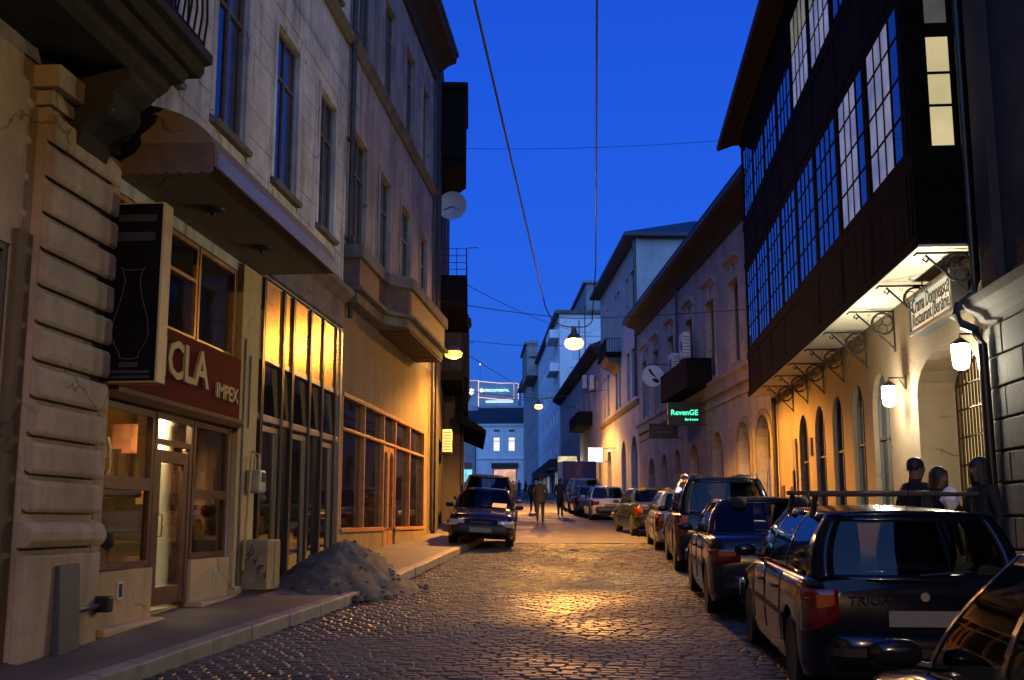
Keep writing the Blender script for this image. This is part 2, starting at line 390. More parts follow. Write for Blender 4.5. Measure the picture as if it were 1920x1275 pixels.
# roadway: bedding under the setts close by, a worn sett surface further on
m, t, b = _mat('road_setts'); N = t.nodes; L = t.links
tc = N.new('ShaderNodeTexCoord'); br = N.new('ShaderNodeTexBrick'); br.inputs['Scale'].default_value = 1; br.inputs['Brick Width'].default_value = .17; br.inputs['Row Height'].default_value = .125
br.inputs['Mortar Size'].default_value = .012; br.inputs['Color1'].default_value = (.12, .11, .098, 1); br.inputs['Color2'].default_value = (.07, .065, .06, 1); br.inputs['Mortar'].default_value = (.025, .023, .021, 1)
L.new(tc.outputs['Object'], br.inputs['Vector'])
n1 = N.new('ShaderNodeTexNoise'); n1.inputs['Scale'].default_value = .5; n1.inputs['Detail'].default_value = 5; L.new(tc.outputs['Object'], n1.inputs['Vector'])
mx = N.new('ShaderNodeMix'); mx.data_type = 'RGBA'; mx.blend_type = 'MULTIPLY'; mx.inputs[0].default_value = .6; L.new(br.outputs[0], mx.inputs[6]); L.new(n1.outputs[0], mx.inputs[7]); L.new(mx.outputs[2], b.inputs['Base Color'])
rr = N.new('ShaderNodeMapRange'); rr.inputs[1].default_value = .35; rr.inputs[2].default_value = .7; b.inputs['Specular IOR Level'].default_value = .3; rr.inputs[3].default_value = .45; rr.inputs[4].default_value = .8; L.new(n1.outputs[0], rr.inputs[0]); L.new(rr.outputs[0], b.inputs['Roughness'])
bp = N.new('ShaderNodeBump'); bp.inputs['Strength'].default_value = .5; bp.inputs['Distance'].default_value = .01; bp.invert = True; L.new(br.outputs['Fac'], bp.inputs['Height']); L.new(bp.outputs[0], b.inputs['Normal'])
M_road = m
M_bed = simple('sett_bedding', (.06, .054, .048), .95, bump=.5, bscale=90)
rd = MB()
rd.cur = 1; strip(rd, kerb_l, kerb_r, -.016, -.016, -12, 30)
rd.cur = 0; strip(rd, kerb_l, kerb_r, 0, 0, 30, 214); strip(rd, kerb_l, kerb_r, 0, 0, -60, -12)
rd.cur = 1; rd.quad((kerb_l(30), 30, g(30) - .016), (kerb_r(30), 30, g(30) - .016), (kerb_r(30), 30, g(30)), (kerb_l(30), 30, g(30)))
road = struct(rd.build('road', [M_road, M_bed]))
# setts: the largest 300 in view are pieces of the road, the others one mass
def sett_mat():
    m, t, b = _mat('sett_stone'); N = t.nodes; L = t.links
    oi = N.new('ShaderNodeObjectInfo'); tc = N.new('ShaderNodeTexCoord'); geo = N.new('ShaderNodeNewGeometry')
    n0 = N.new('ShaderNodeTexNoise'); n0.inputs['Scale'].default_value = 5.5; n0.inputs['Detail'].default_value = 1; L.new(geo.outputs['Position'], n0.inputs['Vector'])
    n1 = N.new('ShaderNodeTexNoise'); n1.inputs['Scale'].default_value = 70; n1.inputs['Detail'].default_value = 4; L.new(geo.outputs['Position'], n1.inputs['Vector'])
    n2 = N.new('ShaderNodeTexNoise'); n2.inputs['Scale'].default_value = .55; n2.inputs['Detail'].default_value = 4; L.new(geo.outputs['Position'], n2.inputs['Vector'])
    cr = N.new('ShaderNodeValToRGB'); cr.color_ramp.elements[0].position = .3; cr.color_ramp.elements[0].color = (.10, .094, .088, 1); cr.color_ramp.elements[1].position = .72; cr.color_ramp.elements[1].color = (.18, .166, .15, 1)
    L.new(n0.outputs[0], cr.inputs[0])
    mx = N.new('ShaderNodeMix'); mx.data_type = 'RGBA'; mx.blend_type = 'MULTIPLY'; mx.inputs[0].default_value = .5; L.new(cr.outputs[0], mx.inputs[6]); L.new(n1.outputs[0], mx.inputs[7])
    r3 = N.new('ShaderNodeMapRange'); r3.inputs[1].default_value = .32; r3.inputs[2].default_value = .68; r3.inputs[3].default_value = .45; r3.inputs[4].default_value = 1.3; L.new(n2.outputs[0], r3.inputs[0])
    m4 = N.new('ShaderNodeMix'); m4.data_type = 'RGBA'; m4.blend_type = 'MULTIPLY'; m4.inputs[0].default_value = 1; L.new(mx.outputs[2], m4.inputs[6]); L.new(r3.outputs[0], m4.inputs[7]); L.new(m4.outputs[2], b.inputs['Base Color'])
    rr = N.new('ShaderNodeMapRange'); rr.inputs[1].default_value = .35; rr.inputs[2].default_value = .65; b.inputs['Specular IOR Level'].default_value = .2; rr.inputs[3].default_value = .36; rr.inputs[4].default_value = .75; L.new(n2.outputs[0], rr.inputs[0]); L.new(rr.outputs[0], b.inputs['Roughness'])
    bp = N.new('ShaderNodeBump'); bp.inputs['Strength'].default_value = .3; bp.inputs['Distance'].default_value = .006; L.new(n1.outputs[0], bp.inputs['Height']); L.new(bp.outputs[0], b.inputs['Normal'])
    return m
M_sett = sett_mat()
def sett_verts(a, b, h=.06, ch=.014):
    return [(-a, -b, -h), (a, -b, -h), (a, b, -h), (-a, b, -h), (-a, -b, -ch), (a, -b, -ch), (a, b, -ch), (-a, b, -ch),
            (-a + ch, -b + ch, 0), (a - ch, -b + ch, 0), (a - ch, b - ch, 0), (-a + ch, b - ch, 0)]
SF = [(0, 1, 5, 4), (1, 2, 6, 5), (2, 3, 7, 6), (3, 0, 4, 7), (4, 5, 9, 8), (5, 6, 10, 9), (6, 7, 11, 10), (7, 4, 8, 11), (8, 9, 10, 11)]
sett_meshes = []
for k in range(8):
    me = bpy.data.meshes.new('sett'); vs = [(x + U(-.006, .006), y + U(-.005, .005), z + (U(-.003, .003) if z > -.03 else 0)) for x, y, z in sett_verts(.078 + U(-.006, .004), .0565 + U(-.003, .002))]
    me.from_pydata(vs, [], SF); me.materials.append(M_sett); sett_meshes.append(me)
sv, sf = [], []; singles = 0; y = -11.9; row = 0
slots = []
while y < 29.9:
    x = kerb_l(y) + .02 + (row % 2) * .08 + U(-.01, .01)
    if row % 2: pass
    while x < kerb_r(y) - .08:
        slots.append((x + .08 + U(-.006, .006), y + .06 + .02 * math.sin(x * .9) + U(-.006, .006), U(-.006, .004) - .012 * max(0, math.sin(x * 1.3 + y * .7) * math.sin(y * .9 - x * .4))))
        x += U(.158, .182)
    y += .122; row += 1
vis = sorted((s for s in slots if 7.3 < s[1] < 10.5 and -3.9 < s[0] + .0 < 1.15 and s[0] > -.44 * s[1]), key=lambda s: s[1])[:300]
visset = set(vis)
for s in slots:
    q = Matrix.Rotation(U(-.024, .024), 3, 'X') @ Matrix.Rotation(U(-.024, .024), 3, 'Y') @ Matrix.Rotation(U(-.06, .06), 3, 'Z')
    if s in visset:
        o = bpy.data.objects.new('sett', sett_meshes[random.randrange(8)]); col.objects.link(o); o.parent = road
        o.location = (s[0], s[1], g(s[1]) + s[2]); o.rotation_euler = q.to_euler()
    else:
        k = len(sv); base = Vector((s[0], s[1], g(s[1]) + s[2]))
        sv += [tuple(q @ Vector((a + U(-.005, .005), b + U(-.005, .005), c)) + base) for a, b, c in sett_verts(.0795, .0575)]
        sf += [tuple(i + k for i in f) for f in SF]
me = bpy.data.meshes.new('setts'); me.from_pydata(sv, [], sf); me.materials.append(M_sett)
o = bpy.data.objects.new('setts', me); col.objects.link(o); o.parent = road; stuff(o)
# pavements with kerb stones
M_pave = simple('pavement_asphalt', (.115, .096, .078), .62, noise=.45, nscale=1.3, bump=.5, bscale=60)
M_kerb = simple('kerb_granite', (.24, .215, .19), .6, noise=.35, nscale=5, bump=.4, bscale=80)
for side in (0, 1):
    pm = MB()
    if side == 0: strip(pm, lambda y: wall_l(y) - .5, lambda y: kerb_l(y) - .17, .2, .137, -40, 212)
    else: strip(pm, lambda y: kerb_r(y) + .17, lambda y: wall_r(y) + .5, .137, .19, -40, 212)
    p = struct(pm.build('pavement', M_pave))
    kf, sg = (kerb_l, -1) if side == 0 else (kerb_r, 1)
    y = 4.0
    while y < 44:
        l = U(.8, 1.15); a, b_ = y + .006, y + l - .006; j = U(-.012, .012)
        km = MB(); xa, xb = kf(a) + j, kf(b_) + j
        km.add([(xa, a, g(a) - .05), (xb, b_, g(b_) - .05), (xb, b_, g(b_) + .13), (xa, a, g(a) + .13), (xa + sg * .17, a, g(a) - .05), (xb + sg * .17, b_, g(b_) - .05), (xb + sg * .17, b_, g(b_) + .143), (xa + sg * .17, a, g(a) + .143)],
               [(0, 1, 2, 3), (4, 7, 6, 5), (3, 2, 6, 7), (0, 3, 7, 4), (1, 5, 6, 2), (0, 4, 5, 1)])
        km.build('kerb_stone', M_kerb, p, bevel=.02); y += l
    fm = MB()
    for a, b_ in ((-40, 4), (y, 212)):
        yy = [a] + [v for v in YS if a < v < b_] + [b_]
        for c, d in zip(yy, yy[1:]):
            fm.quad((kf(c), c, g(c) - .05), (kf(d), d, g(d) - .05), (kf(d), d, g(d) + .135), (kf(c), c, g(c) + .135))
            fm.quad((kf(c), c, g(c) + .135), (kf(d), d, g(d) + .135), (kf(d) + sg * .172, d, g(d) + .141), (kf(c) + sg * .172, c, g(c) + .141))
    fm.build('far_kerb', M_kerb, p)

# ================================================================== shared building materials
M_pale = plaster('pale_scored_plaster', (.62, .58, .50), stain=(.17, .145, .12), amount=.8, scale=.7, streak=1.3, patch=.5, patchc=(.42, .38, .33))
M_grey = plaster('grey_weathered_plaster', (.36, .315, .27), stain=(.085, .07, .06), amount=.95, scale=.55, streak=1.2, patch=.6, patchc=(.21, .175, .145))
M_ochre = plaster('ochre_plaster', (.21, .155, .095), stain=(.08, .055, .035), amount=.6, scale=.7, streak=1)
M_beige = plaster('beige_stucco', (.50, .40, .28), stain=(.2, .14, .09), amount=.6, scale=1.2, streak=.8, patch=.4, patchc=(.30, .26, .23))
M_dark = plaster('sooty_plaster', (.05, .044, .04), stain=(.03, .027, .025), amount=.8)
M_stone = plaster('balcony_stone', (.17, .145, .125), stain=(.045, .038, .034), amount=.8, scale=1.5)
M_darkstone = plaster('blackened_stone', (.045, .037, .031), stain=(.02, .017, .015), amount=.8, scale=1.5)
M_woodfr = simple('old_window_wood', (.12, .10, .085), .7, noise=.4, nscale=9)
M_whitefr = simple('white_window_paint', (.55, .53, .50), .6, noise=.2)
M_glass = glass_dark('window_glass')
M_glass2 = glass_dark('dusty_window_glass', (.02, .02, .022), .12)
M_iron = simple('black_iron', (.012, .011, .011), .5, metal=.3, noise=.3)
M_zinc = simple('zinc_pipe', (.10, .095, .09), .5, metal=.5, noise=.4, nscale=5)
M_alu = simple('brushed_aluminium', (.42, .41, .40), .35, metal=.75, noise=.12, nscale=12)
M_aludk = simple('dark_aluminium', (.07, .068, .07), .3, metal=.6)
M_roof = simple('dark_roof_sheet', (.035, .033, .034), .5, metal=.2, noise=.4, nscale=1.5)
M_brown = simple('brown_shop_wood', (.10, .042, .022), .42, noise=.35, nscale=7)
M_orangewood = simple('varnished_shop_wood', (.42, .20, .07), .35, noise=.35, nscale=8)
M_shopglass = glass_clear('shop_glass')
M_dshopglass = glass_dark('dark_shop_glass', (.012, .010, .009), .035)

# ================================================================== left: corner house with balcony (nearest)
A0 = thing('corner_house', 'beige stucco house with banded corner pilaster under a heavy dark balcony', 'building', (-5, 6, g(6)))
m_ = MB(LF); wall(m_, -58, 10.36, -2.5, 16, [(5.3, 8.72, 1.1, 3.95, 0, .1), (-1, 3, 1.1, 3.95, 0, .1), (5.4, 6.9, 6.9, 9.6), (-.5, 1.2, 6.9, 9.6)], .45)
A0w = m_.build('wall', M_beige, A0)
mass(A0, LF, -58, 10.36, -2.5, 16, M_beige)
window(A0, LF, 5.3, 8.72, 1.1, 3.95, -.02, M_woodfr, M_dshopglass, cols=3, rows=(.72,))
window(A0, LF, 5.4, 6.9, 6.9, 9.6, -.3, M_woodfr, M_glass, cols=2, rows=(.7,))
pil = MB(LF); pil.box(9.0, 10.3, .002, .10, .3, 5.28).box(8.95, 10.34, .002, .15, 5.28, 5.42).box(8.88, 10.36, .002, .24, 5.42, 5.62)
pil = pil.build('pilaster', M_beige, A0)
for k in range(11):
    z0 = 1.70 + k * .322
    bm_ = MB(LF); bm_.extr([(.10, z0 + .05), (.165, z0 + .012), (.19, z0 + .05), (.19, z0 + .25), (.165, z0 + .285), (.10, z0 + .285)], 8.985, 10.315)
    bm_.build('block', M_beige, pil, bevel=.012)
pl = MB(LF); pl.extr([(.1, 1.42), (.2, 1.42), (.24, 1.48), (.24, 1.55), (.2, 1.62), (.1, 1.66)], 8.95, 10.34); pl.build('moulding', M_beige, pil, bevel=.01)
pl = MB(LF); pl.box(8.95, 10.33, .10, .2, .25, 1.36); pl.build('plinth', M_beige, pil, bevel=.02)
pl = MB(LF); pl.box(8.74, 8.98, .003, .05, .25, 4.1); pl.build('window_surround', M_ochre, A0, bevel=.01)
# balcony
bl = MB(LF); bl.extr([(.002, 6.02), (.98, 6.02), (1.02, 6.08), (1.02, 6.14), (1.1, 6.16), (1.1, 6.26), (.002, 6.26)], 4.6, 10.25)
bl = bl.build('balcony', M_darkstone, A0, bevel=.01)
b2 = MB(LF); b2.extr([(.002, 5.78), (.62, 5.78), (.70, 5.84), (.74, 5.9), (.86, 5.92), (.92, 6.015), (.002, 6.015)], 4.8, 10.12); b2.build('cornice', M_darkstone, bl, bevel=.01)
def corbel(s0, s1):
    c = MB(LF); c.prism([], 0, 0) if False else None
    prof = [(.002, 5.0), (.10, 4.98), (.2, 5.06), (.24, 5.2), (.34, 5.3), (.46, 5.36), (.52, 5.46), (.5, 5.56), (.58, 5.62), (.66, 5.70), (.66, 5.775), (.002, 5.775)]
    c.extr(prof, s0, s1); c.build('corbel', M_darkstone, bl, bevel=.015)
for s in (5.1, 9.35): corbel(s, s + .62)
rl = MB(LF)
for s in [4.7 + .14 * i for i in range(40)]: rl.tube([(s, 1.02, 6.26), (s + .02, 1.05, 6.6), (s - .02, 1.05, 6.9), (s, 1.02, 7.2)], .012, 5)
for n_ in (.14, .28, .42, .56, .7, .84): rl.tube([(10.2, n_, 6.26), (10.2, n_, 7.2)], .012, 5)
rl.tube([(4.6, 1.02, 7.22), (10.2, 1.02, 7.22), (10.2, .0, 7.22)], .03, 6); rl.tube([(4.6, 1.02, 6.36), (10.2, 1.02, 6.36), (10.2, 0, 6.36)], .015, 5)
rl.build('railing', M_iron, bl)

# ================================================================== left: pale house with the glass shop (A)
A = thing('pale_shop_house', 'pale scored plaster house with curved shop canopy and tall dark windows', 'building', (-5, 15, g(15)))
winsA = [(10.75, 11.95), (13.18, 14.4), (15.75, 16.95), (18.33, 19.42)]
ops = [(10.56, 14.4, .3, 5.02, 0, .12), (15.22, 20.36, .3, 5.22, 0, .2)]
for a, b_ in winsA: ops += [(a, b_, 6.78, 9.25), (a, b_, 11.45, 13.65)]
m_ = MB(LF); wall(m_, 10.37, 20.44, .2, 15.6, ops, .14); Aw = m_.build('wall', M_pale, A)
mass(A, LF, 10.37, 20.44, 5.9, 15.6, M_pale, rh=2.4, rmat=M_roof)
# scored blocks between the windows
zc = 6.18; k = 0
edges = [10.42] + [e for a, b_ in winsA for e in (a - .13, b_ + .13)] + [20.3]
while zc < 10.75:
    zt = zc + .42
    hit = zt > 6.66 and zc < 9.4
    spans = [(edges[i], edges[i + 1]) for i in range(0, len(edges), 2)] if hit else [(10.42, 20.3)]
    for a, b_ in spans:
        if b_ - a < .15: continue
        if hit: n_ = max(1, round((b_ - a) / 1.1)); cuts = [a + (b_ - a) * i / n_ for i in range(n_ + 1)]
        else: cuts = [a] + [a + .55 + 1.13 * i - (k % 2) * .5 for i in range(12) if a + .2 < a + .55 + 1.13 * i - (k % 2) * .5 < b_ - .2] + [b_]
        for c, d in zip(cuts, cuts[1:]):
            bm_ = MB(LF); bm_.box(c + .007, d - .007, .002, .018 + U(-.003, .003), zc + .006, zt - .006); bm_.build('block', M_pale, Aw)
    zc = zt; k += 1
for a, b_ in winsA:
    for z0, z1 in ((6.78, 9.25), (11.45, 13.65)):
        window(A, LF, a, b_, z0, z1, -.05, M_woodfr, [M_glass, M_glass, M_glass2, M_glass2], cols=2, rows=(.70,), tilt=.05)
        f = MB(LF); f.box(a - .12, a - .002, .003, .04, z0 - .02, z1 + .1).box(b_ + .002, b_ + .12, .003, .04, z0 - .02, z1 + .1).box(a, b_, .003, .04, z1 + .002, z1 + .1)
        sr = f.build('window_surround', M_pale, A, bevel=.008)
        s_ = MB(LF); s_.extr([(-.15, z0 - .11), (.10, z0 - .13), (.12, z0 - .09), (.12, z0 - .05), (-.15, z0 - .003)], a - .1, b_ + .1); s_.build('sill', M_stone, sr, bevel=.006)
st = MB(LF); st.extr([(.003, 10.92), (.06, 10.92), (.12, 11.0), (.16, 11.06), (.16, 11.1), (.003, 11.16)], 10.37, 20.3); st.build('string_course', M_stone, A)
st = MB(LF); st.extr([(.003, 15.0), (.1, 15.02), (.3, 15.25), (.5, 15.35), (.55, 15.5), (.55, 15.62), (.003, 15.62)], 10.37, 20.44); st.build('cornice', M_stone, A)
dp = MB(LF); dp.tube([(20.45, .1, 15.3), (20.45, .1, 5.95), (20.62, .1, 5.8), (20.62, .1, 5.5)], .055, 8)
for z in (7, 9, 11.2, 13): dp.box(20.38, 20.52, .0, .17, z, z + .05)
dp.build('drainpipe', simple('rusty_downpipe', (.05, .042, .036), .6, noise=.5, nscale=6), A)
# curved canopy over the shop
cp = MB(LF); s0, s1 = 10.42, 15.32
prof = [(.0, 5.16), (1.12, 5.16), (1.13, 5.27)] + [(1.12 * math.cos(a), 5.27 + .60 * math.sin(a)) for a in [R(10 * i) for i in range(1, 10)]]
cp.extr(prof, s0, s1)
M_canopy = plaster('canopy_render', (.22, .17, .11), stain=(.16, .11, .07), amount=.5)
canopy = cp.build('canopy', M_canopy, A)
ed = MB(LF); ed.box(s0 - .02, s1 + .02, 1.132, 1.16, 5.13, 5.29); ed.build('edge_trim', M_alu, canopy)
vl = MB(LF); npt = 9
vp = [(.0, 5.42), (0, 5.10)]
for i in range(npt * 8 + 1): vp.append((1.10 * i / (npt * 8), 5.11 - .028 * abs(math.sin(i / 8 * math.pi))))
vp += [(1.10, 5.40)]
vl.add([(s0 - .015, n, z) for n, z in vp] + [(s0 - .035, n, z) for n, z in vp], [tuple(range(len(vp))), tuple(range(len(vp), 2 * len(vp)))[::-1]] + [(i, i + 1, len(vp) + i + 1, len(vp) + i) for i in range(len(vp) - 1)])
vl.build('valance', simple('awning_fabric', (.14, .09, .065), .9, noise=.3), canopy)
for s in (11.9, 13.7):
    ro = MB(LF); ro.lathe([(.14, 0), (.13, -.02), (.03, -.04), (.02, -.08)], (s, .55, 5.155), 12); ro.build('ceiling_rose', M_iron, canopy)
# --- glass shop front
fs = MB(LF); fs.box(10.57, 14.38, -.1, .11, 2.99, 3.78); fascia = fs.build('fascia', simple('oxblood_fascia', (.11, .014, .010), .8, spec=.08, noise=.25, nscale=3), A)
fs = MB(LF); fs.extr([(-.1, 2.86), (.12, 2.86), (.17, 2.92), (.17, 2.97), (-.1, 2.985)], 10.57, 14.38); fs.build('fascia_cornice', simple('brown_trim', (.15, .075, .035), .7, spec=.2, noise=.3), fascia)
M_cream = simple('cream_letters', (.42, .34, .18), .6, spec=.2)
text('letters', 'STICLA', .60, M_cream, fascia, (-5 + .135, 11.98, 3.42), (0, 1, 0), (0, 0, 1), width=2.2, extrude=.02, bold=.012)
text('letters', 'IMPEX', .26, M_cream, fascia, (-5 + .125, 13.82, 3.26), (0, 1, 0), (0, 0, 1), width=.82, extrude=.012, bold=.005)
# upper lights
for a, b_ in ((10.6, 11.78), (11.82, 12.98), (13.02, 14.36)):
    window(A, LF, a, b_, 3.8, 5.0, -.0, M_orangewood, M_dshopglass, cols=1, rows=(.62,) if a > 11.8 and a < 13 else (), fw=.055, tilt=.015)
# shop windows and door
window(A, LF, 10.62, 11.92, 1.16, 2.85, .0, M_brown, M_shopglass, cols=1, rows=(.52,), fw=.07, bar=.13)
window(A, LF, 13.1, 14.34, 1.2, 2.85, .0, M_brown, M_shopglass, cols=1, rows=(.47,), fw=.07, bar=.11)
window(A, LF, 11.95, 13.07, 2.50, 2.85, .0, M_brown, M_shopglass, cols=1, rows=(), fw=.06, name='fanlight')
dr = MB(LF); dr.box(11.95, 12.02, -.1, .0, .68, 2.495).box(12.98, 13.07, -.1, 0, .68, 2.495)
dr.box(12.03, 12.16, -.07, -.01, .72, 2.44).box(12.84, 12.97, -.07, -.01, .72, 2.44).box(12.16, 12.84, -.07, -.01, 2.3, 2.44).box(12.16, 12.84, -.07, -.01, .72, .92)
door = dr.build('shop_door', M_brown, A, bevel=.006)
p_ = MB(LF); p_.box(12.17, 12.83, -.045, -.038, .93, 2.29); p_.build('pane', M_shopglass, door)
h_ = MB(LF); h_.tube([(12.1, 0, 1.72), (12.1, .05, 1.72), (12.1, .06, 1.6), (12.1, .05, 1.48), (12.1, 0, 1.48)], .011, 6); h_.build('handle', simple('brass', (.6, .4, .15), .3, metal=1), door)
M_peach = plaster('peach_render', (.56, .40, .24), stain=(.3, .19, .1), amount=.4)
rs = MB(LF); rs.box(10.57, 11.95, -.08, .04, .3, 1.15); riser = rs.build('stall_riser', M_peach, A, bevel=.01)
rs = MB(LF); rs.box(13.07, 14.42, -.08, .04, .3, 1.19); riser2 = rs.build('stall_riser', M_peach, A, bevel=.01)
vn = MB(LF); vn.box(11.06, 11.19, .041, .055, .86, 1.04); v_ = vn.build('vent', M_whitefr, riser); vn = MB(LF); vn.box(11.09, 11.16, .056, .06, .885, 1.015); vn.build('vent_hole', M_iron, v_)
vn = MB(LF); vn.box(13.82, 13.95, .041, .055, .86, 1.04); v_ = vn.build('vent', M_whitefr, riser2)
for i in range(5):
    vn = MB(LF); vn.box(13.84, 13.93, .056, .064, .88 + i * .03, .895 + i * .03); vn.build('slat', M_alu, v_)
sp = MB(LF); sp.extr([(-.1, .3), (.2, .3), (.2, .60), (.17, .62), (-.1, .63)], 10.5, 11.98); sp.extr([(-.1, .3), (.2, .3), (.2, .68), (.17, .70), (-.1, .705)], 13.05, 14.44); sp.extr([(-.1, .3), (.16, .3), (.16, .6), (-.1, .605)], 11.98, 13.05)
sp.build('step', MATS['peach_render'], A, bevel=.008)
bp_ = MB(LF); bp_.box(10.38, 10.57, .003, .07, .3, 5.1); bp_.build('end_strip', MATS['peach_render'], A)
pp = MB(LF); pp.box(14.43, 15.2, .003, .09, .3, 5.12).box(14.40, 15.22, .003, .13, .3, .8); pp.build('pier', plaster('sand_render', (.52, .40, .20), stain=(.28, .2, .1), amount=.4), A, bevel=.01)
for a, z0, z1 in ((14.55, .8, 4.1), (14.78, 2.9, 3.9)):
    cd = MB(LF); cd.tube([(a, .11, z0), (a, .11, z1)], .014, 6); cd.build('conduit', M_zinc, A)
# shop room
rm = MB(LF); rm.box(10.45, 14.5, -4.2, -4.1, .3, 3.0).box(10.38, 10.45, -4.1, -.13, .3, 3.0).box(14.5, 14.57, -4.1, -.13, .3, 3.0)
rm.build('shop_room', plaster('shop_wall_paint', (.30, .20, .11), stain=(.12, .08, .05), amount=.5), A)
rm = MB(LF); rm.box(10.45, 14.5, -4.1, -.1, .55, .66).box(10.45, 14.5, -4.1, -.1, 2.93, 2.985); rm.build('shop_floor', simple('shop_floor_tile', (.35, .27, .18), .4, noise=.3), A)
lc = thing('shop_column', 'smooth white column lit from above behind the shop door', 'column', (-5.34, 12.98, .66))
c_ = MB(); c_.lathe([(.20, .66), (.20, .8), (.15, .84), (.15, .9), (.135, .93), (.125, 2.7), (.14, 2.74), (.18, 2.8), (.18, 2.93)], (-5.34, 12.98, 0), 20); c_.build('shaft', simple('white_column_paint', (.8, .76, .62), .5), lc, smooth=40)
light('shop_light', 'AREA', (-5.34, 12.66, 2.88), 42, (1, .80, .42), A, (.25, .25), rot=(0, 0, 0))
light('shop_light', 'AREA', (-5.8, 11.4, 2.9), 8, (1, .82, .5), A, (.3, .6), rot=(0, 0, 0))
# a stepped rack and hanging wares deeper in the shop
for k, (y_, z_, w_, h_, mt_) in enumerate(((14.2, 2.35, .3, .5, 'paper'), (14.3, 1.75, .35, .25, 'paper'), (12.95, 2.45, .3, .35, 'cloth'), (14.35, 2.1, .2, .3, 'cloth'))):
    pk = MB(); pk.box(-5.75 - .1 * k, -5.75 - .1 * k + w_, y_ - .03, y_, z_, z_ + h_); pk.build('framed_print', simple('print_' + mt_, {'paper': (.45, .38, .24), 'cloth': (.35, .10, .04)}[mt_], .7, noise=.5, nscale=9), A)
# goods in the window
gl_b = simple('amber_glass_shade', (.75, .22, .04), .15, coat=1); gl_c = simple('pale_glass_shade', (.7, .68, .55), .15, coat=1); gl_d = simple('smoky_glassware', (.10, .12, .15), .08, spec=.9)
def lamp_good(x, y, z, s, sm, lab, rod=.25):
    t = thing('table_lamp', lab, 'lamp', (x, y, z))
    a = MB(); a.lathe([(.09 * s, 0), (.09 * s, .02 * s), (.02 * s, .05 * s), (.03 * s, .12 * s), (.015 * s, .2 * s), (.015 * s, .36 * s)], (x, y, z), 12); a.build('base', gl_d, t, smooth=40)
    a = MB(); a.lathe([(.17 * s, .30 * s), (.10 * s, .52 * s), (.09 * s, .52 * s), (.16 * s, .305 * s)], (x, y, z), 16); a.build('lamp_shade', sm, t, smooth=40)
pls = MB(LF); pls.box(10.6, 11.9, -.75, -.12, 1.9, 2.0).box(10.6, 11.9, -.85, -.12, .66, 1.2).box(13.22, 14.4, -.75, -.12, 1.85, 1.95).box(13.22, 14.4, -.85, -.12, .66, 1.22); pls.build('display_shelf', M_orangewood, A)
lamp_good(-5.5, 11.62, 2.0, 1.05, gl_c, 'table lamp with pale shade on the shelf left of shop door')
lamp_good(-5.45, 13.62, 1.95, 1.0, simple('brown_shade', (.2, .1, .04), .6), 'table lamp with brown shade in the right shop window')
lamp_good(-5.5, 10.95, 1.2, 1.1, gl_b, 'table lamp with amber shade low in left shop window')
hp = thing('pendant_lamp', 'large amber glass pendant hanging at the side of left shop window', 'lamp', (-5.35, 10.78, 2.02))
a = MB(); a.lathe([(.03, .82), (.05, .7), (.12, .5), (.2, .2), (.21, .08), (.15, .0)], (-5.35, 10.8, 2.04), 18); a.build('glass_bell', gl_b, hp, smooth=40); a = MB(); a.tube([(-5.35, 10.8, 2.86), (-5.35, 10.8, 2.93)], .012); a.build('cord', M_iron, hp)
for i in range(44):
    left = i < 26; y_ = U(10.72, 11.8) if left else U(13.32, 14.25); x_ = -5 - U(.2, .7); z_ = (1.2 if rnd() < .6 else 2.0) if left else (1.22 if rnd() < .6 else 1.95); h = U(.14, .42); r_ = U(.035, .085)
    v = MB(); v.lathe(random.choice([[(r_ * .7, 0), (r_, h * .3), (r_ * .5, h * .7), (r_ * .8, h)], [(r_, 0), (r_ * 1.1, h * .2), (r_ * .3, h * .55), (r_ * .35, h)], [(r_ * .6, 0), (r_ * .1, h * .1), (r_ * .12, h * .5), (r_, h * .7), (r_ * .95, h)]]), (x_, y_, z_), 12)
    kind = random.choice([('smoky', gl_d), ('pale', gl_c), ('amber', gl_b), ('smoky', gl_d)])
    tag(v.build('glass_vase', kind[1], None, smooth=40, base=(x_, y_, z_)), f'small {kind[0]} glass vase in the {"left" if left else "right"} shop window display', 'vase', f'{kind[0]} glassware in the {"left" if left else "right"} shop window')
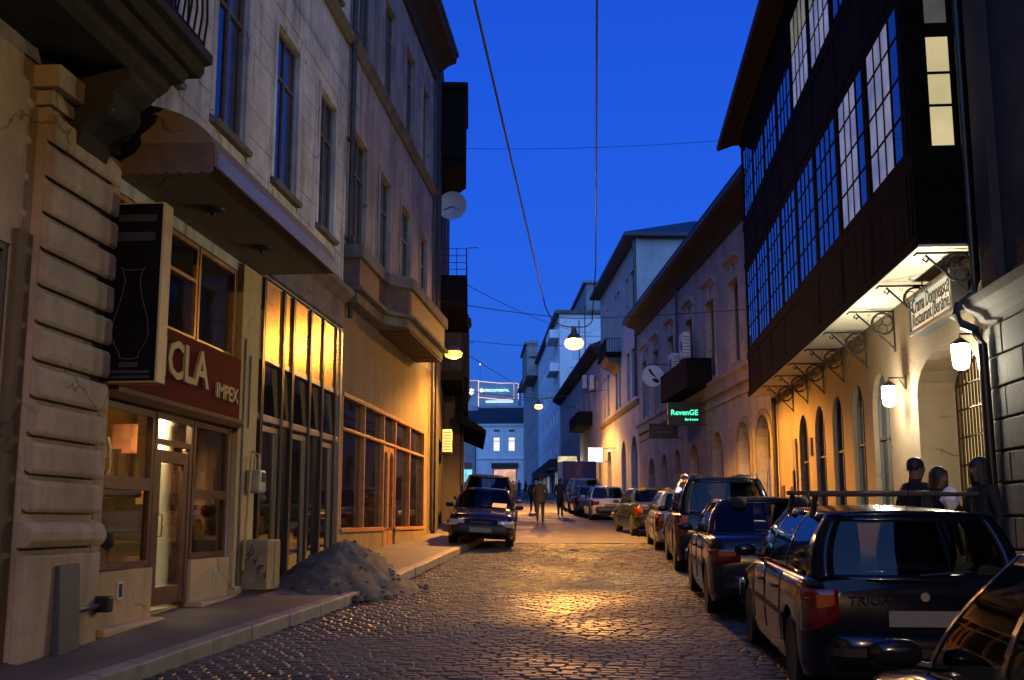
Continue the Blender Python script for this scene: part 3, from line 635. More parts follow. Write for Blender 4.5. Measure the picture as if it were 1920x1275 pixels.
# --- tall glass entrance
M_satin = simple('satin_upper_glass', (.50, .30, .10), .30, metal=.9, noise=.25, nscale=2.5)
mull = [15.24, 15.62, 16.62, 17.16, 18.2, 19.03, 19.98, 20.34]
rows_ = [.66, 3.14, 4.02, 5.2]
ent = MB(LF)
for z in rows_[1:3]: ent.box(15.24, 20.34, -.12, -.002, z - .05, z + .05)
ent.box(15.24, 20.34, -.12, -.03, 5.12, 5.2).box(15.24, 20.34, -.12, -.03, .5, .74)
entr = ent.build('glass_entrance', M_alu, A, bevel=.006)
for i, s in enumerate(mull):
    v = MB(LF); v.box(s - .055, s - .012, -.12, .026, .6, 5.18).box(s + .012, s + .055, -.12, .026, .6, 5.18).box(s - .012, s + .012, -.12, -.01, .6, 5.18); v.build('mullion', M_aludk if i not in (0, 7) else M_alu, entr)
for i in range(7):
    a, b_ = mull[i] + .046, mull[i + 1] - .046
    for j in range(3):
        v = MB(LF); tl = U(-.004, .004); pn = -.008 if j == 2 else -.045
        if j == 1:
            kk = U(.036, .062); v.quad((a, pn + kk - .02, rows_[1] + .05), (b_, pn + kk - .02, rows_[1] + .05), (b_, pn - .02, rows_[2] - .05), (a, pn - .02, rows_[2] - .05)); v.build('pane', M_dshopglass, entr); continue
        v.quad((a, pn + tl, rows_[j] + .05), (b_, pn - tl, rows_[j] + .05), (b_, pn - tl, rows_[j + 1] - .05), (a, pn + tl, rows_[j + 1] - .05))
        v.build('pane', M_satin if j == 2 else M_dshopglass, entr)
    if i in (1, 3, 5):
        v = MB(LF); v.box(a, a + .07, -.06, -.02, .75, 3.02).box(b_ - .07, b_, -.06, -.02, .75, 3.02).box(a, b_, -.06, -.021, 2.95, 3.03); v.build('door_leaf', M_alu, entr)
        v = MB(LF); v.box(a - .0, a + .03, -.02, .02, 2.5, 2.75); v.build('hinge', M_whitefr, entr)
rb = MB(LF); rb.box(15.22, 20.4, -.35, -.2, .2, 5.3); rb.build('backing_wall', M_dark, A)
br_ = MB(LF); br_.extr([(.003, 5.24), (.05, 5.26), (.06, 5.7), (.25, 5.86), (.25, 5.95), (.003, 5.98)], 15.36, 20.3); br_.build('ledge', M_stone, A)

# ================================================================== left: grey weathered house (B)
B = thing('weathered_house', 'grey weathered house with serpentine balcony and timber shop windows', 'building', (-5, 26, g(26)))
w1 = [(20.95, 22.12), (23.53, 24.7), (26.1, 27.36), (28.9, 30.0)]; w2 = [(21.1, 22.3), (23.72, 24.9), (26.4, 27.58), (29.0, 29.95)]
ops = [(20.62, 30.1, 1.48, 4.08, 0, .25), (24.68, 25.95, .5, 1.48, 0, .25)] + [(a, b_, 6.9, 9.38) for a, b_ in w1] + [(a, b_, 11.35, 13.65) for a, b_ in w2]
m_ = MB(LF); wall(m_, 20.46, 31.2, .3, 5.85, ops, .32, top=False); m_.build('ground_floor_wall', M_ochre, B)
m_ = MB(LF); wall(m_, 20.46, 31.2, 5.85, 15.4, ops, .14); Bw = m_.build('wall', M_grey, B)
mass(B, LF, 20.46, 31.2, .3, 15.4, M_grey, rh=2.2, over=.7, rmat=M_roof)
for i, (a, b_) in enumerate(w1 + w2):
    z0, z1 = (6.9, 9.38) if i < 4 else (11.35, 13.65)
    window(B, LF, a, b_, z0, z1, -.06, M_woodfr, [M_glass, M_glass, M_glass2, M_glass2], cols=2, rows=(.7,), tilt=.05)
    f = MB(LF); f.box(a - .13, a - .002, .003, .035, z0, z1 + .12).box(b_ + .002, b_ + .13, .003, .035, z0, z1 + .12).box(a, b_, .003, .035, z1 + .002, z1 + .12); f.build('window_surround', M_grey, B, bevel=.008)
st = MB(LF); st.extr([(.003, 10.98), (.05, 10.98), (.1, 11.08), (.15, 11.14), (.15, 11.19), (.003, 11.24)], 20.46, 31.2); st.build('string_course', M_stone, B)
st = MB(LF); st.extr([(.003, 14.6), (.08, 14.62), (.12, 14.9), (.4, 15.12), (.62, 15.2), (.66, 15.42), (.003, 15.42)], 20.46, 31.25); st.build('cornice', M_darkstone, B)
pathb = [(20.3, .002), (20.3, .40), (22.7, .40)] + [(22.7 + .8 * i / 6, .40 + .45 * (1 - math.cos(math.pi * i / 6)) / 2) for i in range(1, 7)] + [(28.5, .85), (28.5, .002)]
def offs(p, d): return [(s + (-d if s < 21 else (d if s > 28 else 0)), (n if n < .1 else n + d)) for s, n in p]
bk = MB(LF); bk.slab(offs(pathb, -.08), 6.03, 6.62); balc = bk.build('balcony', simple('rusty_balcony_sheet', (.085, .05, .035), .7, noise=.5, nscale=4), B)
bk = MB(LF); bk.slab(pathb, 6.62, 6.88); bk.build('rim', M_stone, balc, bevel=.02)
bk = MB(LF); bk.slab(offs(pathb, .02), 5.98, 6.06).slab(offs(pathb, -.12), 5.78, 5.98); bk.build('moulding', M_stone, balc, bevel=.02)
for i in range(22):
    a = 23.7 + i * .215
    v = MB(LF); v.box(a, a + .195, .02, .70, 5.745 + U(-.006, .006), 5.778); v.build('soffit_plank', simple('soffit_wood', (.06, .04, .03), .8, noise=.4), balc)
# timber shop front
ml = [20.64, 22.62, 24.62, 26.0, 27.9, 30.08]
tf = MB(LF); tf.box(20.64, 30.08, -.14, .02, 4.0, 4.08).box(20.64, 30.08, -.14, .012, 3.36, 3.42).box(20.64, 24.62, -.14, .03, 1.44, 1.52).box(26.0, 30.08, -.14, .03, 1.44, 1.52)
for s in ml: tf.box(s - .04, s + .04, -.14, .0, 1.5 if s not in (24.62, 26.0) else .9, 4.0)
tfo = tf.build('timber_shop_window', M_orangewood, B, bevel=.006)
for i in range(5):
    a, b_ = ml[i] + .04, ml[i + 1] - .04
    for z0, z1 in ((1.52, 3.36), (3.42, 4.0)):
        if i == 2 and z0 < 3: continue
        tl = U(-.008, .008); v = MB(LF); v.quad((a, -.1 + tl, z0), (b_, -.1 - tl, z0), (b_, -.1 - tl, z1), (a, -.1 + tl, z1)); v.build('pane', M_dshopglass, tfo)
td = MB(LF)
for a, b_ in ((24.68, 25.29), (25.33, 25.94)):
    td.box(a, a + .1, -.1, -.03, .92, 3.35).box(b_ - .1, b_, -.1, -.03, .92, 3.35).box(a + .1, b_ - .1, -.1, -.03, .92, 1.5).box(a + .1, b_ - .1, -.1, -.03, 3.25, 3.35)
    for p0, p1 in zip(arcpts(a + .1, b_ - .1, 3.0, .22)[:-1], arcpts(a + .1, b_ - .1, 3.0, .22)[1:]): td.prism([p0, p1, (p1[0], 3.25), (p0[0], 3.25)], -.1, -.03)
tdo = td.build('double_door', M_orangewood, B, bevel=.006)
v = MB(LF); v.quad((24.7, -.08, 1.5), (25.92, -.08, 1.5), (25.92, -.08, 3.25), (24.7, -.08, 3.25)); v.build('pane', M_dshopglass, tdo)
v = MB(LF); v.tube([(25.26, -.02, 2.0), (25.26, .05, 2.0), (25.26, .05, 2.2)], .012); v.build('handle', M_iron, tdo)
bw = MB(LF); bw.box(20.5, 31.1, -.6, -.4, .2, 5.8); bw.build('backing_wall', M_dark, B)
cm = MB(LF); cm.tube([(30.75, .1, 1.4), (30.75, .1, 5.4)], .05, 8); cm.tube([(31.0, .06, 1.4), (31.0, .06, 15)], .04, 6); cm.build('drainpipe', M_zinc, B)

# ================================================================== left: dark houses beyond the bend
C = thing('sooty_house', 'narrow sooty house with projecting oriel box and railed balconies', 'building', (*LF2.P(6, 0, 0).to_2d(), g(38)))
m_ = MB(LF2); wall(m_, -1.0, 15, .6, 16.6, [(2.2, 3.4, 10.6, 12.8), (6, 7.2, 10.6, 12.8), (2.2, 3.4, 6.6, 8.8), (6, 7.2, 6.6, 8.8), (10, 11.2, 6.6, 8.8), (2, 5, 1.6, 4.2), (7, 10, 1.6, 4.2)], .25); m_.build('wall', M_dark, C)
mass(C, LF2, -1.0, 15, 1, 16.6, M_dark, rh=1.5, rmat=M_roof)
for a, z in ((2.2, 10.6), (6, 10.6), (2.2, 6.6), (6, 6.6), (10, 6.6)): window(C, LF2, a, a + 1.2, z, z + 2.2, -.15, M_woodfr, M_glass, cols=2, single=True)
for a in (2, 7): window(C, LF2, a, a + 3, 1.6, 4.2, -.15, M_woodfr, M_dshopglass, cols=2, rows=(.7,), single=True)
ob = MB(LF2); ob.box(1.2, 4.6, .003, .78, 13.05, 15.3).box(1.0, 4.8, .003, .84, 15.31, 15.5).extr([(.003, 12.6), (.3, 12.7), (.78, 13.04), (.003, 13.04)], 1.3, 4.5); orl = ob.build('oriel', simple('black_oriel_boards', (.008, .007, .007), .9, spec=.08), C, bevel=.01)
def far_balcony(fr, s0, s1, n1, z, par, rail=True, solid=.9):
    b_ = MB(fr); b_.box(s0, s1, .003, n1, z - .16, z); b_.box(s0, s0 + .06, .003, n1, z + .002, z + solid); b_.box(s0 + .06, s1 - .06, n1 - .06, n1, z + .002, z + solid); b_.box(s1 - .06, s1, .003, n1, z + .002, z + solid)
    o = b_.build('balcony', MATS['black_oriel_boards'], par)
    if rail:
        r_ = MB(fr); zt = z + solid
        for s in (s0 + .03, (s0 + s1) / 2, s1 - .03): r_.tube([(s, n1 - .03, zt), (s, n1 - .03, zt + .9)], .02, 5)
        for q in (.2, .42, .65, .88): r_.tube([(s0 + .03, 0, zt + q), (s0 + .03, n1 - .03, zt + q), (s1 - .03, n1 - .03, zt + q)], .012, 5)
        for n_ in (.25, .5): r_.tube([(s0 + .03, n_, zt), (s0 + .03, n_, zt + .9)], .012, 5)
        r_.tube([(s0, n1, zt + .9), (s0, n1 + .35, zt + .92)], .014, 5)
        r_.build('railing', M_iron, o)
far_balcony(LF2, 2.4, 7.2, .85, 8.6, C); far_balcony(LF2, 3.2, 8, .72, 6.35, C, solid=.15)
C2 = thing('gutter_house', 'low dark house with grey end wall and bent gutter pipe beyond the street lamp', 'building', (*LF2.P(20, 0, 0).to_2d(), g(52)))
m_ = MB(LF2); wall(m_, 9, 34, 1, 9.3, [(12, 13.2, 6, 8), (16, 17.2, 6, 8), (21, 22.2, 6, 8), (11, 15, 2.4, 4.6), (18, 23, 2.6, 4.8)], .25)
m_.v = [v + LF2.n * .6 for v in m_.v]; m_.build('wall', plaster('grey_end_wall', (.07, .062, .055), stain=(.03, .027, .024), amount=.5), C2)
FC2 = Fr(LF2.P(0, .6, 0), LF2.a, LF2.n)
mass(C2, FC2, 9, 34, 1, 9.3, MATS['grey_end_wall'], near=-.02, rh=1.6, over=.3, rmat=M_roof)
for a in (12, 16, 21): window(C2, FC2, a, a + 1.2, 6, 8, -.12, M_woodfr, M_glass, single=True)
for a, b_, z in ((11, 15, 2.4), (18, 23, 2.6)): window(C2, FC2, a, b_, z, z + 2.2, -.12, M_woodfr, M_dshopglass, cols=3, single=True)
gp = MB(FC2); gp.tube([(8.95, .32, 9.3), (8.95, .36, 9.0), (8.95, .1, 8.7), (8.95, .08, 6.6), (8.95, .35, 6.3), (8.95, .1, 5.8), (8.95, .05, 3)], .05, 6); gp.build('gutter_pipe', M_iron, C2)
aw = MB(FC2); aw.extr([(.003, 5.6), (.95, 4.95), (.95, 4.8), (.003, 5.2)], 8.0, 17); aw.build('awning', MATS['black_oriel_boards'], C2)
aw = MB(FC2); aw.extr([(.003, 5.65), (.28, 5.65), (.28, 6.9), (.003, 7.1)], 8.4, 12); aw.build('dark_hood', MATS['black_oriel_boards'], C2)
C3 = thing('row_house', 'dim house at far left with dark shop level near the square', 'building', (*LF2.P(60, 0, 0).to_2d(), g(92)))
m_ = MB(LF2); wall(m_, 34, 100, 2, 15, [(40 + 5 * i, 41.3 + 5 * i, 8, 10.2) for i in range(10)] + [(39 + 8 * i, 43 + 8 * i, 4, 6.6) for i in range(6)], .25); m_.build('wall', plaster('dim_blue_grey_plaster', (.16, .16, .17), amount=.4), C3); mass(C3, LF2, 34, 100, 2, 15, MATS['dim_blue_grey_plaster'], rh=2, rmat=M_roof)
for i in range(10): window(C3, LF2, 40 + 5 * i, 41.3 + 5 * i, 8, 10.2, -.12, M_woodfr, M_glass, single=True)
for i in range(6): window(C3, LF2, 39 + 8 * i, 43 + 8 * i, 4, 6.6, -.12, M_woodfr, M_dshopglass, cols=2, single=True)
# ================================================================== right: dark neighbour closest to the camera
R0 = thing('dark_banded_house', 'dark banded stone house beside the timber bay', 'building', (5.2, 8, g(8)))
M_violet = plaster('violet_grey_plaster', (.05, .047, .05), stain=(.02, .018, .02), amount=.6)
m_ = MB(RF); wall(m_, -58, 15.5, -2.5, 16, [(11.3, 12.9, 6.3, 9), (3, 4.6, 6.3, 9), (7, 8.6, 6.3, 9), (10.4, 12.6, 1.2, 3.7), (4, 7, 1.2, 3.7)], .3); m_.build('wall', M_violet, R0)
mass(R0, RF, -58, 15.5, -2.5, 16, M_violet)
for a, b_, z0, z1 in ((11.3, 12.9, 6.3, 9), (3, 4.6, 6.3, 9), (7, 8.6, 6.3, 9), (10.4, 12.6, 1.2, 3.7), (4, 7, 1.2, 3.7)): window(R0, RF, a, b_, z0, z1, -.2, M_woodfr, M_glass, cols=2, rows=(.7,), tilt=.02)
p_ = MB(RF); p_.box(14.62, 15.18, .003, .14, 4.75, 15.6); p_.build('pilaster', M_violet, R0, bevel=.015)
p_ = MB(RF); p_.extr([(.003, 4.3), (.1, 4.32), (.16, 4.42), (.3, 4.5), (.34, 4.62), (.003, 4.72)], 2, 15.45); p_.build('cornice', M_violet, R0, bevel=.008)
z = .45; k = 0
while z < 4.2:
    c = 12.7 - (k % 2) * .0
    for a, b_ in ((12.72, 14.05), (14.07, 15.42)) if k % 2 else ((12.72, 13.4), (13.42, 14.75), (14.77, 15.42)):
        v = MB(RF); v.box(a, b_, .003, .07 + U(-.004, .004), z + .012, z + .405); v.build('block', M_violet, R0, bevel=.018)
    z += .42; k += 1

BH = thing('sky_block_house', 'unseen plain house added across the lower street end to block low sky', 'building', (0, -66, g(-66)))  # out of view, added to keep the low western sky out of reflections
BHF = Fr((-14, -64, 0), (1, 0, 0), (0, 1, 0))
wb_h = [(2 + 5 * i, 3.5 + 5 * i, z, z + 2.2) for i in range(5) for z in (3, 8, 13)]
m_ = MB(BHF); wall(m_, 0, 28, -3, 20, wb_h, .2); m_.build('wall', M_violet, BH); mass(BH, BHF, 0, 28, -3, 20, M_violet, near=-.02)
for o_ in wb_h: window(BH, BHF, *o_, -.1, M_woodfr, M_glass, single=True)

# ================================================================== right: cream house with the timber bay (R1)
R1 = thing('timber_bay_house', 'cream arcaded house with long dark timber bay on iron brackets', 'building', (5.2, 25, g(25)))
M_creamw = plaster('cream_arcade_plaster', (.25, .19, .125), stain=(.13, .095, .06), amount=.45, scale=.9, streak=.5)
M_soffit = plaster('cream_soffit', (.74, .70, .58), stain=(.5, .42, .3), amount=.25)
M_timber = simple('black_brown_timber', (.006, .0048, .004), .9, spec=.04, noise=.45, nscale=5, bump=.3, bscale=25)
arches = [(21.0, 22.3), (23.05, 24.15), (25.1, 26.3), (27.2, 28.5), (29.5, 30.85)]
ops = [(15.95, 19.1, .6, 4.36, .62, .62)] + [(a, b_, 1.7, 4.46, (b_ - a) / 2 * 1.05, .2) for a, b_ in arches]
m_ = MB(RF); wall(m_, 15.52, 34.6, .4, 5.5, ops, .34); m_.build('arcade_wall', M_creamw, R1)
m_ = MB(RF); wall(m_, 15.52, 34.6, 5.5, 14.2, [], .3); m_.build('upper_wall', M_creamw, R1)
mass(R1, RF, 15.52, 34.6, .4, 14.2, M_creamw, rh=4.5, over=1.3, rmat=M_roof)
for a, b_ in arches: window(R1, RF, a, b_, 1.7, 4.46, -.10, simple('bluegrey_window_frame', (.07, .075, .085), .5), M_glass, cols=2, rows=(.55,), rise=(b_ - a) / 2 * 1.05, fw=.05)
# doorway: lit panels behind an iron grille
dbk = MB(RF); dbk.quad((15.9, -.78, .6), (19.15, -.78, .6), (19.15, -.78, 4.4), (15.9, -.78, 4.4)); dbk.build('door_backing', M_dark, R1)
dl = MB(RF)
dl.add([(a, -.70, z) for a, z in [(16.05, .75)] + arcpts(16.05, 19.0, 3.72, .56) + [(19.0, .75)]], [tuple(range(13))]); M_doorglow = lit_pane('lit_door_glass', (1, .72, .32), 1.5, .25, 1.0)
dlo = dl.build('lit_door', M_doorglow, R1)
def arch_z(s): return 3.72 + .58 * math.sqrt(max(0, 1 - ((s - 17.525) / 1.48) ** 2))
for a, b_ in ((16.05, 17.48), (17.57, 19.0)):
    gr = MB(RF); n_ = -.62
    gr.tube([(a + .03, n_, .75), (a + .03, n_, arch_z(a + .06))], .04, 6); gr.tube([(b_ - .03, n_, .75), (b_ - .03, n_, arch_z(b_ - .03))], .04, 6)
    gr.tube([(a + (b_ - a) * i / 8, n_, arch_z(a + .03 + (b_ - a - .06) * i / 8)) for i in range(9)], .04, 6)
    s = a + .16
    while s < b_ - .1: gr.tube([(s, n_, .75), (s, n_, arch_z(s))], .022, 5); s += .155
    for z in (1.2, 1.65, 2.1, 2.55, 3.0, 3.45, 3.85): gr.tube([(a + .05, n_ + .01, z), (b_ - .05, n_ + .01, z)], .02, 5)
    gr.build('grille_leaf', simple('dark_bronze_iron', (.05, .03, .015), .45, metal=.5), dlo)
jp = MB(RF); jp.box(17.46, 17.60, -.66, -.56, .75, 4.25); jp.build('post', MATS['dark_bronze_iron'], dlo)
# plaques and letter boxes on the pier by the far arches
for s, z, w_, h_ in ((31.2, 2.0, .5, 1.9), (32.1, 2.0, .35, .6), (33.6, 2.1, .45, .6), (31.35, 2.45, .55, .6), (28.85, 3.3, .2, .45)):
    v = MB(RF); v.box(s, s + w_, .003, .06, z, z + h_); v.build('plaque', M_brown if h_ < 1 else M_stone, R1, bevel=.008)
# far pier pipe
v = MB(RF); v.tube([(34.5, .12, 5.4), (34.5, .12, 1.5)], .07, 8); v.build('drainpipe', M_darkstone, R1)
# ---- the timber bay
NB = .82
BF = Fr(RF.P(0, NB, 0), RF.a, RF.n)
grp = [(16.05 + 2.31 * i, 16.05 + 2.31 * i + 1.98) for i in range(8)]
ops = [(a, b_, 6.9, 9.32) for a, b_ in grp] + [(a, b_, 11.0, 13.2) for a, b_ in grp]
m_ = MB(BF); wall(m_, 15.65, 34.7, 5.5, 13.95, ops, .1, ends=False); bay = m_.build('timber_bay', M_timber, R1)
BS = {}
for tag_, s_, sgn in (('near', 15.65, -1), ('far', 34.7, 1)):
    EF = Fr(RF.P(s_, NB, 0), (1, 0, 0), (0, sgn, 0)); BS[tag_] = EF
    m_ = MB(EF); wall(m_, 0, NB - .003, 5.5, 13.95, [(.27, .64, 6.92, 8.62), (.27, .64, 8.78, 9.3), (.27, .64, 11.0, 13.2)], .06, ends=False); m_.build('end_wall', M_timber, bay)
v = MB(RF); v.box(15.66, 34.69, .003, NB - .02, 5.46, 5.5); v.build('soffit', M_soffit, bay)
for z0, z1, n_ in ((5.44, 5.62, .03), (6.62, 6.84, .02), (9.5, 9.66, .02), (10.7, 10.92, .02), (13.5, 13.66, .03)):
    v = MB(BF); v.box(15.6, 34.75, .002, n_, z0, z1); v.build('rail', M_timber, bay, bevel=.01)
for i in range(9):
    s = 15.80 + 2.31 * i
    v = MB(BF); v.box(s - .02, s + .10, .002, .014, 5.625, 13.49); v.build('post', M_timber, bay, bevel=.01)
for i in range(8):
    for j in range(8):
        s = 15.92 + 2.31 * i + j * .262
        if i > 3: continue
        v = MB(BF); v.box(s, s + .252, .002, .02 + U(0, .008), 5.63, 6.61); v.build('plank', M_timber, bay)
M_palepane = lit_pane('pale_curtained_pane', (.92, .86, .75), .19, .5, 1.5)
M_creampane = lit_pane('lit_cream_pane', (1, .82, .42), .66, .22, 1.3)
M_dimpane = lit_pane('dim_lit_pane', (.8, .76, .66), .09, .4, 1.5)
M_bayglass = glass_dark('bay_glass', (.006, .008, .016), .02)
for i, (a, b_) in enumerate(grp):
    lo = [M_bayglass] * 4 + [M_palepane] * 12 if i < 2 else [M_bayglass] * 16
    window(bay, BF, a, b_, 6.9, 9.32, .0, M_timber, lo, cols=4, rows=(.265, .52, .79), fw=.045, bar=.045, tilt=.006 if i > 1 else 0, dp=.018)
    hi = [M_palepane] * 12 if i in (2, 3) else [M_bayglass] * 12
    window(bay, BF, a, b_, 11.0, 13.2, .0, M_timber, hi, cols=4, rows=(.3, .6), fw=.045, bar=.045, tilt=.006, dp=.018)
for z0, z1, r_, mt in ((6.92, 8.62, (.37, .66), M_creampane), (8.78, 9.3, (), M_dimpane), (11.0, 13.2, (.33, .66), M_bayglass)):
    window(bay, BS['near'], .27, .64, z0, z1, -.01, M_timber, mt, cols=1, rows=r_, fw=.025, bar=.035, dp=.05)
# eave: boards under an overhanging roof edge
v = MB(RF); v.extr([(.003, 13.98), (NB + .1, 13.98), (1.42, 13.80), (1.46, 13.86), (1.46, 13.96), (.003, 14.19)], 14.9, 35.9); v.build('eave', simple('eave_boards', (.018, .014, .012), .8), R1)
# iron brackets under the bay
def bracket(s):
    b = MB(RF)
    b.tube([(s, .002, 5.40), (s, .80, 5.40), (s, .84, 5.36)], .018, 6); b.tube([(s, .004, 4.68), (s, .03, 4.72), (s, .68, 5.37), (s, .72, 5.30), (s, .67, 5.27), (s, .64, 5.31)], .017, 6); b.tube([(s, .02, 4.66), (s, .02, 5.40)], .014, 6)
    cx, cz = .215, 5.175
    b.tube([(s, cx + .195 * math.cos(a), cz + .195 * math.sin(a)) for a in [R(20 * i) for i in range(18)]], .02, 6, closed=True)
    for q in (30, 150, 270):
        x, z = cx + .098 * math.cos(R(q)), cz + .098 * math.sin(R(q))
        b.tube([(s, x + .082 * math.cos(a), z + .082 * math.sin(a)) for a in [R(30 * i) for i in range(12)]], .008, 5, closed=True)
    for n_, z in ((.45, 5.36), (.5, 5.24), (.38, 5.12), (.12, 4.86)): b.tube([(s, n_ - .03, z), (s, n_, z - .05), (s, n_ + .03, z)], .006, 4)
    return b.build('bracket', M_iron, R1, smooth=50)
for i in range(8): bracket(15.78 + 2.25 * i)
# drainpipe with a swan neck at the house boundary
v = MB(RF); v.tube([(15.54, .09, 13.8), (15.54, .09, 4.95), (15.53, .14, 4.75), (15.5, .36, 4.58), (15.45, .42, 4.42), (15.36, .34, 4.28), (15.28, .22, 4.2), (15.25, .16, 4.0), (15.25, .14, .8)], .07, 10); v.build('drainpipe', simple('black_downpipe', (.016, .015, .016), .4, noise=.3), R1, smooth=60)
# illuminated sign box
sg = thing('restaurant_sign', 'long sign box with gothic lettering over the restaurant doorway', 'sign', (4.98, 17.1, 4.62))
SGF = RF
v = MB(RF); v.box(15.95, 18.25, .06, .30, 4.60, 4.665).box(15.95, 18.25, .06, .30, 5.165, 5.23).box(15.95, 16.01, .06, .30, 4.665, 5.165).box(18.19, 18.25, .06, .30, 4.665, 5.165).box(16.01, 18.19, .06, .12, 4.665, 5.165); v.build('case', simple('sign_case', (.05, .05, .048), .5, metal=.3), sg, bevel=.006)
v = MB(RF); v.quad((16.01, .27, 4.665), (18.19, .27, 4.665), (18.19, .27, 5.165), (16.01, .27, 5.165)); v.build('panel', emit('sign_panel', (.80, 1, .82), .45, (.6, .64, .56)), sg)
text('letters', 'Crama Domnească', .34, M_iron, sg, (5.2 - .276, 17.1, 5.03), (0, -1, 0), (0, 0, 1), shear=.1, width=1.95, extrude=.003, bold=.004)
text('letters', 'Restaurant', .30, M_iron, sg, (5.2 - .276, 17.58, 4.81), (0, -1, 0), (0, 0, 1), shear=.1, width=1.05, extrude=.003, bold=.003)
text('letters', '(Berărie)', .30, M_iron, sg, (5.2 - .276, 16.55, 4.81), (0, -1, 0), (0, 0, 1), shear=.1, width=.9, extrude=.003, bold=.003)
for s in (16.3, 17.9): v = MB(RF); v.tube([(s, .15, 5.23), (s, .15, 5.46)], .012); v.build('hanger', M_iron, sg)
# two wall lanterns
def lantern(s, z, label, e):
    c = RF.P(s, .30, z); t = thing('wall_lantern', label, 'lantern', tuple(RF.P(s, 0, z)))
    a = MB(RF); a.tube([(s, .002, z + .30), (s, .30, z + .30), (s, .30, z + .24)], .014); a.tube([(s, .01, z + .1), (s, .12, z + .28)], .01); a.box(s - .04, s + .04, .002, .02, z + .1, z + .36); a.build('arm', M_iron, t)
    a = MB(); a.lathe([(.02, .25), (.06, .22), (.12, .17), (.13, .15)], tuple(c), 14); a.build('cap', M_iron, t, smooth=40)
    a = MB(); a.lathe([(.118, .15), (.122, .1), (.11, -.10), (.10, -.17), (.05, -.2)], tuple(c), 16); a.build('glass', emit('lantern_glass', (1, .93, .70), 26), t, smooth=60)
    light('lantern_light', 'POINT', c + Vector((-.16, 0, -.05)), e, (1, .90, .66), t, .1)
lantern(19.75, 3.82, 'bright wall lantern on the pier left of the grille doorway', 400)
lantern(15.72, 3.92, 'bright wall lantern beside the black downpipe at the grille doorway', 400)

# ================================================================== right: houses beyond the bend
def hood(mb, a, b_, z): mb.extr([(.003, z), (.05, z + .02), (.1, z + .14), (.22, z + .2), (.24, z + .28), (.003, z + .34)], a, b_)
R2b = thing('pedimented_house', 'grey brown two storey house with hooded windows and twin arched doors', 'building', (*RF2.P(14, 0, 0).to_2d(), g(48)))
M_r2 = plaster('brown_grey_plaster', (.36, .325, .30), stain=(.10, .08, .075), amount=.6, scale=.7)
w2_ = [(4.2, 5.7), (8.2, 9.7), (12.4, 13.9), (16.8, 18.3), (21.0, 22.5), (24.8, 26.2)]
d2_ = [(.7, 2.6), (3.3, 5.1), (7.6, 9.4), (12, 14), (16, 17.6), (19.4, 21.2), (23, 25.2)]
ops = [(a, b_, 7.25, 10.2) for a, b_ in w2_] + [(a, b_, 1.4, 5.05 if i < 3 else 4.9, (b_ - a) / 2, .45) for i, (a, b_) in enumerate(d2_)]
m_ = MB(RF2); wall(m_, 0.03, 27.9, .9, 12.6, ops, .3); R2w = m_.build('wall', M_r2, R2b); mass(R2b, RF2, 0.03, 27.9, .9, 12.6, M_r2, rh=3, over=.9, rmat=M_roof)
v = MB(RF2); v.extr([(.003, 12.0), (.1, 12.05), (.2, 12.35), (.6, 12.5), (.85, 12.72), (.85, 12.9), (.003, 13.0)], 0, 27.9); v.build('cornice', M_darkstone, R2b)
v = MB(RF2); v.extr([(.003, 6.35), (.12, 6.4), (.16, 6.75), (.24, 6.85), (.24, 6.95), (.003, 7.0)], 0.03, 27.9); v.build('string_course', M_r2, R2b)
v = MB(RF2); v.extr([(.003, 6.0), (.05, 6.0), (.05, 6.12), (.003, 6.14)], 0.03, 27.9); v.build('band', M_r2, R2b)
for a, b_ in w2_:
    window(R2b, RF2, a, b_, 7.25, 10.2, -.18, M_woodfr, M_glass2, cols=2, rows=(.68,), tilt=.02)
    h_ = MB(RF2); hood(h_, a - .25, b_ + .25, 10.75); h_.box(a - .18, a - .003, .003, .06, 7.05, 10.7).box(b_ + .003, b_ + .18, .003, .06, 7.05, 10.7).box(a - .0, b_ + .0, .003, .07, 10.205, 10.5); h_.box((a + b_) / 2 - .15, (a + b_) / 2 + .15, .072, .14, 10.2, 10.72); h_.build('window_hood', M_r2, R2b)
M_coolpane = lit_pane('pale_blue_door_pane', (.55, .75, 1.0), .30, .4, .8)
for i, (a, b_) in enumerate(d2_):
    window(R2b, RF2, a, b_, 1.4, 5.05 if i < 3 else 4.9, -.36, M_woodfr, M_coolpane if i < 2 else M_dshopglass, cols=2, rows=(.62,), rise=(b_ - a) / 2, name='arched_door')
    if i < 2:
        p = arcpts(a, b_, 5.05 - (b_ - a) / 2, (b_ - a) / 2); q = arcpts(a - .2, b_ + .2, 5.05 - (b_ - a) / 2, (b_ - a) / 2 + .2)
        f = MB(RF2)
        for k in range(len(p) - 1): f.prism([p[k], p[k + 1], q[k + 1], q[k]], .003, .06)
        f.box(a - .2, a, .003, .06, 1.4, 5.05 - (b_ - a) / 2 - .003).box(b_, b_ + .2, .003, .06, 1.4, 5.05 - (b_ - a) / 2 - .003); f.build('arch_surround', M_creamw, R2b)
        tp = MB(RF2); tp.quad((a + .05, -.375, 3.66), (b_ - .05, -.375, 3.66), (b_ - .05, -.375, 4.6), (a + .05, -.375, 4.6)); tp.build('dark_transom', M_dshopglass, R2b)
v = MB(RF2); v.tube([(15.6, .1, 12.2), (15.6, .1, 7.2)], .06); v.build('drainpipe', M_zinc, R2b)
far_balcony(RF2, 9.0, 15.0, 1.0, 6.98, R2b, rail=False, solid=1.0)
